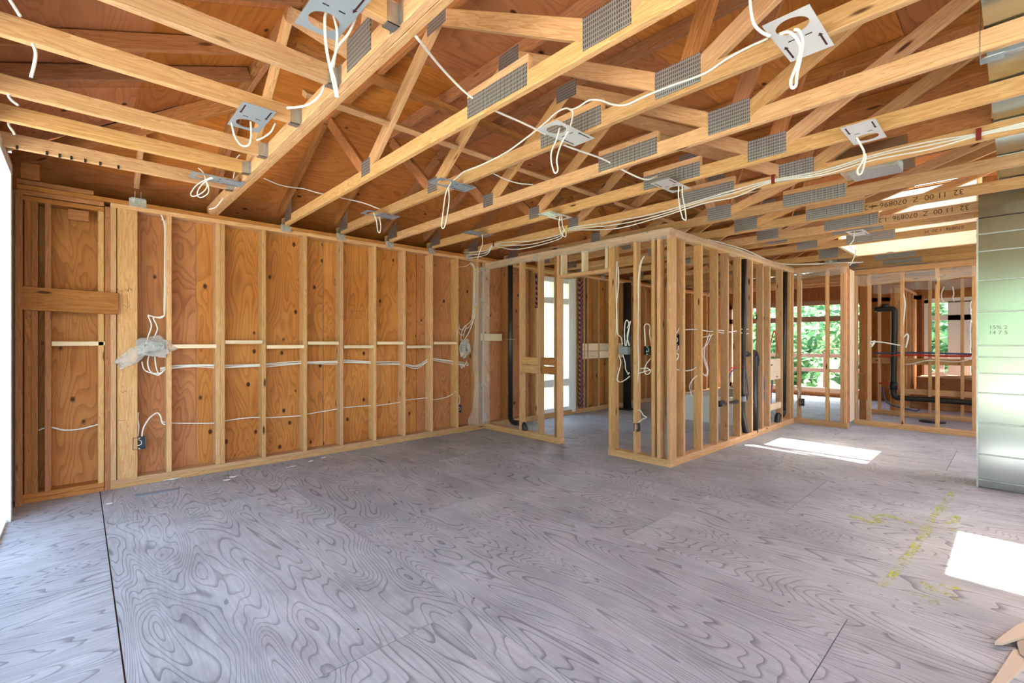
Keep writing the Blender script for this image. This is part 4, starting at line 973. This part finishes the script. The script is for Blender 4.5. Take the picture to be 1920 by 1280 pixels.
for lab, q, m_ in (('red water line looping above the pale backing block', [(1443, 664), (1446, 640), (1452, 620), (1457, 640), (1459, 662)], 'red'),
                   ('red water line below the pale backing block', [(1451, 698), (1448, 725), (1444, 745), (1442, 800)], 'red'),
                   ('purple-blue water line below the pale backing block', [(1450, 700), (1447, 725), (1446, 745), (1445, 760)], 'blue'),
                   ('blue water tail beside the tall vent stack', [(1397, 688), (1400, 710), (1404, 742)], 'blue'),
                   ('red water stub above the blue tail', [(1392, 686), (1400, 688)], 'red'),
                   ('blue water line between the middle studs', [(1430, 690), (1433, 720), (1432, 752)], 'blue'),
                   ('red water line beside the blue line', [(1429, 695), (1429, 720), (1432, 735)], 'red'),
                   ('bent red water line left of the tall vent stack', [(1364, 702), (1368, 694), (1376, 688), (1382, 690)], 'red'),
                   ('bent blue water line left of the tall vent stack', [(1366, 730), (1368, 705), (1374, 694), (1380, 690)], 'blue'),
                   ('red water stub beside the thick drain pipe', [(1410, 722), (1410, 745), (1412, 755)], 'red')):
    tag(tube('water_line', [pyp(a, b, -.01) for a, b in q], .0085, m_), lab, 'water line')
c = pyp(1270, 637); ebox('switch_box', c, .09, .12, .05, (0, -1, 0), 'box_black', 'black switch box just inside the partition corner')
for lab, q in (('cable into the corner switch box', [(1264, 627), (1270, 622), (1273, 615)]), ('cable falling from the corner switch box', [(1272, 648), (1271, 655), (1262, 668), (1268, 662), (1272, 668), (1262, 685)]),
               ('upper cable pulled level through the first studs', [(1283, 618), (1305, 617), (1330, 621), (1350, 619), (1372, 622), (1390, 617), (1405, 617)]),
               ('second level cable through the partition studs', [(1318, 632), (1332, 629), (1345, 622), (1356, 624), (1380, 621), (1397, 626), (1404, 624)]),
               ('hanging pair of cables in the partition bay', [(1333, 630), (1326, 645), (1318, 655), (1320, 675), (1326, 695), (1322, 703), (1318, 700)]),
               ('cable loop bottom in the partition bay', [(1330, 625), (1322, 650), (1321, 670), (1327, 690), (1326, 704), (1320, 703)]),
               ('lower level cable in the first bay', [(1264, 692), (1285, 695), (1298, 693), (1305, 688)]),
               ('short drooping cable end in the second bay', [(1307, 704), (1302, 708), (1297, 714), (1293, 725), (1297, 742)]),
               ('bowed white cable at the far end of the plumbing wall', [(1484, 722), (1494, 727), (1498, 740), (1492, 755), (1485, 765), (1483, 788)]),
               ('cable down the last stud of the plumbing wall', [(1503, 525), (1503, 560), (1502, 620), (1503, 640)])):
    cable(lab, [PX(a, b, 8.133) if q[0][0] > 1480 else pyp(a, b) for a, b in q], .0055)
ebox('outlet_box', PX(1502, 754, 8.12), .06, .11, .06, (-1, 0, 0), 'box_black', 'outlet box at the inner corner of the far wall')

# ---- far rooms
bt = root('bathtub', PZ(1345, 790, 0), 'white tub standing on the floor behind the plumbing wall', 'tub')
c = V((8.0, 3.28, 0)); bt.matrix_basis = Matrix.Translation(c); WORLD[bt.name] = Matrix.Translation(c)
boxes('apron', [((-.8, -.38, 0), (.8, -.34, .38)), ((-.8, .34, 0), (.8, .38, .38)), ((-.8, -.34, 0), (-.76, .34, .38)), ((.76, -.34, 0), (.8, .34, .38)), ((-.76, -.34, 0), (.76, .34, .08))], 'tub', bt, c)
boxes('rim', [((-.82, -.4, .38), (.82, -.30, .41)), ((-.82, .3, .38), (.82, .4, .41)), ((-.82, -.3, .38), (-.7, .3, .41)), ((.7, -.3, .38), (.82, .3, .41))], 'tub', bt, c)
c = PY(1176, 640, 4.9)
vs_ = root('dark_gap_pipe', (c.x, 4.9, 0), 'black pipe standing in for the dark gap between the rear studs right of the doorway', 'dark_gap_pipe')
tube('pipe', [(c.x, 4.9, .03), (c.x, 4.9, 2.35)], .075, 'black', vs_, 16, 0)  # black upright put in for a dark gap between the studs
boxes('foot_plate', [((-.11, -.11, 0), (.11, .11, .03))], 'black', vs_, (c.x, 4.9, 0))
tube('collar', [(c.x, 4.9, 1.4), (c.x, 4.9, 1.46)], .085, 'black', vs_, 16, 0)
# wet wall pipes (x about 10.15)
xw = 10.19
dp = root('drain_pipe', PX(1677, 740, xw), 'black drain pipe stepping down and running level in the far wet wall', 'pipe')
tube('run', [PX(1640, 580, xw), PX(1670, 579, xw), PX(1675, 581, xw), PX(1677, 590, xw), PX(1676, 660, xw), PX(1675, 728, xw), PX(1675, 738, xw), PX(1680, 744, xw), PX(1692, 746, xw), PX(1760, 750, xw), PX(1835, 756, xw)], .045, 'black', dp, 14, 5)
tube('stub', [PX(1660, 578, xw), PX(1660, 570, xw)], .058, 'black', dp, 12, 0)
tube('tee', [PX(1675, 715, xw), PX(1675, 730, xw)], .056, 'black', dp, 14, 0)
for lab, q, m_, r_ in (('long red water line across the far wet wall', [(1648, 668), (1700, 665), (1760, 667), (1832, 667)], 'red', .016), ('long dark blue water line across the far wet wall', [(1640, 662), (1700, 661), (1760, 662), (1832, 664)], 'blue', .015),
                       ('short red water line low in the far wet wall', [(1648, 718), (1672, 719)], 'red', .016), ('blue water line curving to the floor in the far wet wall', [(1655, 725), (1658, 745), (1668, 757), (1690, 764), (1716, 770), (1725, 767)], 'blue', .012)):
    tag(tube('water_line', [PX(a, b, xw - .03) for a, b in q], r_, m_), lab, 'water line')
for lab, q in (('cable down the second stud of the far partition', [(1693, 548), (1697, 570), (1694, 600), (1692, 625), (1694, 632), (1700, 626), (1703, 632), (1698, 652)]),
               ('cable tangle on the first stud of the far partition', [(1632, 632), (1630, 640), (1636, 646), (1640, 638), (1634, 650), (1640, 642)]),
               ('white tail hanging from the far wet wall header', [(1770, 537), (1765, 550), (1766, 560), (1771, 568)]),
               ('second white tail hanging from the far wet wall header', [(1786, 537), (1788, 550), (1786, 560), (1789, 566)]),
               ('slack cable across the far wet wall', [(1690, 683), (1710, 682), (1735, 676), (1760, 676), (1790, 678), (1815, 674), (1825, 664)]),
               ('level cables between far studs', [(1629, 640), (1650, 641), (1670, 644), (1691, 648)])):
    cable(lab, [PX(a, b, xw - .05 if 'wet' in lab else 8.66) for a, b in q], .009)
pile = [((12.0, .9, .62), (12.0, .0, .60), .28, 'white board lying on the ledge below the far glazed door'), ((11.6, 1.1, .60), (11.75, .35, .66), .16, 'reddish plank lying on the ledge below the far glazed door')]
lg = tag(boxes('ledge', [((-.3, -1.2, 0), (.45, .6, .56)), ((-.32, -1.22, .56), (.47, .62, .59))], 'brown', None, (11.9, .65, 0)), 'low wooden ledge under the far glazed door', 'ledge')
for a, b, w_, lab in pile: tag(board('loose_board', a, b, w_, .02, (1, 0, 0), 'pale' if 'white' in lab else 'brown'), lab, 'board')
tag(tube('floor_flange', [PZ(1748, 791, .002), PZ(1748, 791, .002) + V((0, 0, .018))], .16, 'black', None, 20, 0), 'round black floor flange behind the far partition', 'flange')

# ---- ducts
dc = root('duct_column', (5.72, -.15, 0), 'tall galvanised sheet metal duct column standing at the right', 'duct')
zs = [0, .07, .29, .56, .82, .99, 1.13, 1.23, 1.52, 1.79, 2.04, 2.19, 2.33]
for a, b in zip(zs, zs[1:]):
    bm = bmesh.new(); bmesh.ops.create_cube(bm, size=1); bmesh.ops.scale(bm, vec=(.30, .62, b - a - .004), verts=bm.verts)
    bmesh.ops.bevel(bm, geom=bm.edges[:], offset=.004, segments=1, affect='EDGES')
    meshobj('duct_section', bm, 'duct', dc, (5.72 + .15, .23 - .31, (a + b) / 2))
for z in zs[1:-1]: boxes('seam_flange', [((-.154, -.314, -.004), (.154, .314, .004))], 'galv', dc, (5.87, -.08, z))
boxes('corner_seam', [((-.006, 0, 0), (.0, .012, 2.33))], 'galv', dc, (5.72, .219, 0))
text('pen_note', '15% 2\n14 7 5', .045, 'box_grey', dc, axes((5.7195, .10, 1.36), (0, -1, 0), (0, 0, 1)))
hd = root('ceiling_duct', (4, -.1, 2.7), 'long rectangular galvanised duct lying on the truss chords at the upper right', 'duct')
for a, b in ((1.9, 3.1), (3.1, 4.3), (4.3, 5.5), (5.5, 6.3)):
    boxes('duct_section', [((a + .003, -.30, ZC + .095), (b - .003, .09, ZC + .34))], 'duct', hd)
for x in (1.9, 3.1, 4.3, 5.5, 6.3): boxes('seam_flange', [((x - .012, -.308, ZC + .091), (x + .012, .098, ZC + .348))], 'galv', hd)
boxes('hanging_strap', [((2.78, .1, ZC - .03), (2.84, .103, ZC + .6)), ((2.78, .03, ZC - .033), (2.84, .103, ZC - .03))], 'duct', hd)
boxes('riser_neck', [((5.73, -.38, 2.335), (6.01, .22, ZC + .095))], 'duct', hd)
db = root('duct_boot', PZ(1640, 320, ZC), 'galvanised register boot lying between the fifth and sixth trusses', 'duct')
c = PZ(1640, 322, ZC); boxes('boot', [((-.16, -.2, .03), (.2, .2, .16))], 'duct', db, c); boxes('collar', [((-.10, -.14, -.005), (.14, .14, .03))], 'galv', db, c)
fx = root('flex_duct', (8.6, 3, 2.6), 'crinkled foil flexible duct lying above the far short wall', 'duct')
pts = catmull([(8.8, 2.0, 2.55), (9.2, 2.4, 2.52), (9.6, 3.0, 2.55), (9.8, 3.8, 2.6)], 14)
bm = bmesh.new(); 
rings = []
for i, p in enumerate(pts):
    d = (pts[min(i + 1, len(pts) - 1)] - pts[max(i - 1, 0)]).normalized(); u = d.cross(V((0, 0, 1))).normalized(); v = u.cross(d); rr = .085 if i % 2 else .075
    rings.append([bm.verts.new(p + (u * math.cos(a) + v * math.sin(a)) * rr) for a in [2 * math.pi * k / 12 for k in range(12)]])
for a, b in zip(rings, rings[1:]):
    for k in range(12): bm.faces.new((a[k], a[(k + 1) % 12], b[(k + 1) % 12], b[k]))
bm.faces.new(rings[0][::-1]); bm.faces.new(rings[-1])
meshobj('foil_hose', bm, 'duct', fx)
tube('clamp', [pts[0] - V((0, 0, 0)), pts[1]], .092, 'galv', fx, 14, 0)
# pile of white cables lying over the plumbing wall top
for k in range(5):
    y0 = YP + .02 + .035 * k
    cable(ORD[k] + ' white cable from the front in the heap over the plumbing wall end', [(5.2 + .3 * k, y0, 2.415), (6.2, y0 + .02 * math.sin(k), 2.44), (7.2, y0 + .03, 2.42), (7.9, y0 - .02 * k, 2.44), (8.3, 1.9 - .05 * k, 2.43), (8.6, 1.75 - .05 * k, 2.45)], .007, group='cable heap over the plumbing wall')

# ---- floor: spray marks, offcuts
def ribbon(pts, wd):
    P = catmull([V((p.x, p.y, 0)) for p in pts], 5); bm = bmesh.new(); prev = None
    for i, p in enumerate(P):
        d = (P[min(i + 1, len(P) - 1)] - P[max(i - 1, 0)]).normalized(); n = V((-d.y, d.x, 0)); w_ = wd * (.7 + .6 * random.random())
        a, b = bm.verts.new(p + n * w_ / 2), bm.verts.new(p - n * w_ / 2)
        if prev: bm.faces.new((prev[0], prev[1], b, a))
        prev = (a, b)
    return bm
marks = [('long yellow spray line running towards the metal duct', [(1650, 1098), (1672, 1080), (1700, 1045), (1728, 1008), (1745, 975), (1770, 945), (1788, 920)], .05),
         ('scribbled yellow spray end at the left of the cross stroke', [(1592, 968), (1615, 972), (1632, 980), (1650, 976), (1636, 968), (1660, 966), (1690, 975), (1712, 982)], .05),
         ('right end of the yellow spray cross stroke', [(1735, 985), (1765, 990), (1790, 992)], .05), ('curled yellow spray mark right of the line', [(1775, 972), (1795, 968), (1790, 978), (1770, 982), (1795, 984)], .035),
         ('yellow spray arrow tail below the sunlit patch', [(1715, 1090), (1735, 1096), (1755, 1108), (1775, 1112), (1795, 1125)], .045), ('faint yellow spray hook below the arrow tail', [(1700, 1108), (1725, 1116), (1745, 1122), (1754, 1134)], .04),
         ('short yellow spray stroke beside the arrow tail', [(1760, 1096), (1780, 1102), (1798, 1102)], .04), ('faint yellow spray dash near the duct base', [(1722, 884), (1745, 882), (1775, 890)], .05)]
for lab, q, wd in marks:
    bm = ribbon([PZ(a, b, 0) for a, b in q], wd); o = meshobj('floor_marking', bm, 'spray', None, (0, 0, .0012)); tag(o, lab, 'paint mark', 'yellow spray marks')
def slab(name, px, z, th, label, mat='cardboard'):
    pts = [PZ(a, b, z + th) for a, b in px]; o = prism(name, [p - V((0, 0, th)) for p in pts], th, mat, None, (1, .2, 0)); tag(o, label, 'offcut', 'wood offcuts in the corner'); return o
slab('wood_offcut', [(1865, 1203), (1875, 1194), (1905, 1172), (1935, 1158), (1950, 1170), (1935, 1186), (1900, 1198), (1880, 1204)], .02, .012, 'pointed pale offcut lying nearest the bottom right corner')
slab('wood_offcut', [(1850, 1290), (1865, 1270), (1900, 1217), (1910, 1217), (1940, 1225), (1930, 1240), (1890, 1275), (1880, 1292)], .0, .012, 'long tapered offcut running out of the bottom edge')
slab('wood_offcut', [(1908, 1195), (1960, 1175), (1980, 1230), (1935, 1240), (1912, 1225), (1907, 1205)], .006, .012, 'greyish offcut wedged between two pale offcuts', 'offcut2')
p0, p1 = PZ(253, 929, .002), PZ(335, 916, .002)
tag(board('grey_shim', p0, p1, .07, .008, (0, 1, 0), 'box_grey'), 'flat grey shim lying on the floor along the long wall', 'shim')

# ================================================================== OUTSIDE
gr = tag(boxes('ground', [((-60, -60, -.62), (70, 60, -.5))], 'grass'), kind='structure')
pv = tag(boxes('sun_bounce_slab', [((-6.5, -7, -.5), (-.56, 9, -.12)), ((-.56, -8, -.5), (13, -2.9, -.12))], 'bounce_slab'), kind='structure')  # unseen pale slab added to bounce sunlight into the room
deckr = root('porch_deck', (14, 3, -.1), 'brown railed porch outside the far windows', 'porch')
boxes('deck_floor', [((12.75, -1, -.25), (15.2, 6.5, -.08))], 'rail', deckr)
for y in (1.2, 2.4, 3.55, 4.7, 5.9): boxes('rail_post', [((15.0, y - .05, -.08), (15.1, y + .05, .98))], 'rail', deckr)
for z in (.42, .82): boxes('rail_board', [((15.02, -.5, z), (15.08, 6.3, z + .1))], 'rail', deckr)
LEAF = []
def leafcluster(seed, n, rx, ry, rz, ls):
    rnd = random.Random(seed); verts, faces = [], []
    for _ in range(n):
        while True:
            q = V((rnd.uniform(-1, 1), rnd.uniform(-1, 1), rnd.uniform(-1, 1)))
            if .35 < q.length < 1: break
        lump = 1 + .35 * noise.noise(q * 2.3 + V((seed, 0, 0)))
        c = V((q.x * rx, q.y * ry, q.z * rz)) * lump
        a = V((rnd.gauss(0, 1), rnd.gauss(0, 1), rnd.gauss(0, .6))).normalized(); b = a.cross(V((rnd.gauss(0, 1), rnd.gauss(0, 1), rnd.gauss(0, 1)))).normalized()
        s = ls * rnd.uniform(.6, 1.3); i = len(verts)
        verts += [c - a * s, c + b * s * .45, c + a * s, c - b * s * .45]; faces.append((i, i + 1, i + 2, i + 3))
    me = bpy.data.meshes.new('foliage'); me.from_pydata(verts, [], faces); me.update(); return me
def tree(x, y, h, rx, rz, seed, label, n=2600, ls=.16):
    r = root('tree', (x, y, -.5), label, 'tree', 'trees around the house')
    me = leafcluster(seed, n, rx, rx, rz, ls); o = bpy.data.objects.new('crown', me); link(o, r, 'leaf', Matrix.Translation(V((x, y, h))))
    rnd = random.Random(seed)
    tube('trunk', [(x, y, -.5), (x + .1, y, h * .4), (x - .05, y + .1, h)], .16, 'trunk', r, 8, 4)
    for k in range(4):
        a = rnd.uniform(0, 6.28); tube('branch', [(x, y, h * .45 + .2 * k), (x + math.cos(a) * rx * .4, y + math.sin(a) * rx * .4, h * .8), (x + math.cos(a) * rx * .75, y + math.sin(a) * rx * .75, h)], .06, 'trunk', r, 6, 3)
tr = [(20, 3.0, 2.2, 2.3, 2.2, 'leafy tree straight outside the far brown windows'), (20.5, 7.4, 2.4, 2.5, 2.5, 'leafy tree left outside the far brown windows'), (27, 4.4, 5.0, 3.4, 3.0, 'tall tree behind the others outside the far windows'), (18.5, .2, 1.7, 1.6, 1.9, 'bushy tree outside the far glazed door'), (21, -2.8, 2.6, 2.2, 2.6, 'tree at the right outside the far glazed door'), (17.2, 5.6, .7, 1.4, 1.3, 'low shrub beyond the porch railing'), (17.4, 2.4, .6, 1.3, 1.2, 'second low shrub beyond the porch railing'),
      (9.6, 13.0, 3.4, 1.9, 2.0, 'tree outside the tall white window'), (-9, 2.0, 1.8, 2.6, 2.5, 'tree outside the patio door, left of the room'), (-10, 7.4, 2.0, 2.6, 2.7, 'second tree outside the patio door'), (-9.5, -3.4, 2.0, 2.5, 2.6, 'tree outside behind the camera'), (-17, 3.5, 5, 3.6, 3.6, 'tall tree beyond the patio')]
for k, (x, y, h, rx, rz, lab) in enumerate(tr): tree(x, y, h, rx, rz, k + 1, lab)
nh = root('neighbour_house', (12, 19, 0), 'white neighbouring house seen through the tall white window', 'house')
boxes('house_wall', [((6, 18, -.5), (26, 24, 3.4))], 'siding', nh)
boxes('roof', [((5.6, 17.6, 3.4), (26.4, 24.4, 3.65))], 'rail', nh)
for x in (14.3, 16.2, 18.4, 21, 23):
    for z in (.3, 1.9):
        wq = boxes('house_window', [((x, 17.95, z), (x + .7, 18.02, z + 1.0))], 'white', nh); boxes('pane', [((x + .07, 17.94, z + .07), (x + .63, 17.96, z + .93))], 'darkpane', wq)
print('objects', len(bpy.data.objects), 'tris', sum(len(m.polygons) for m in bpy.data.meshes))
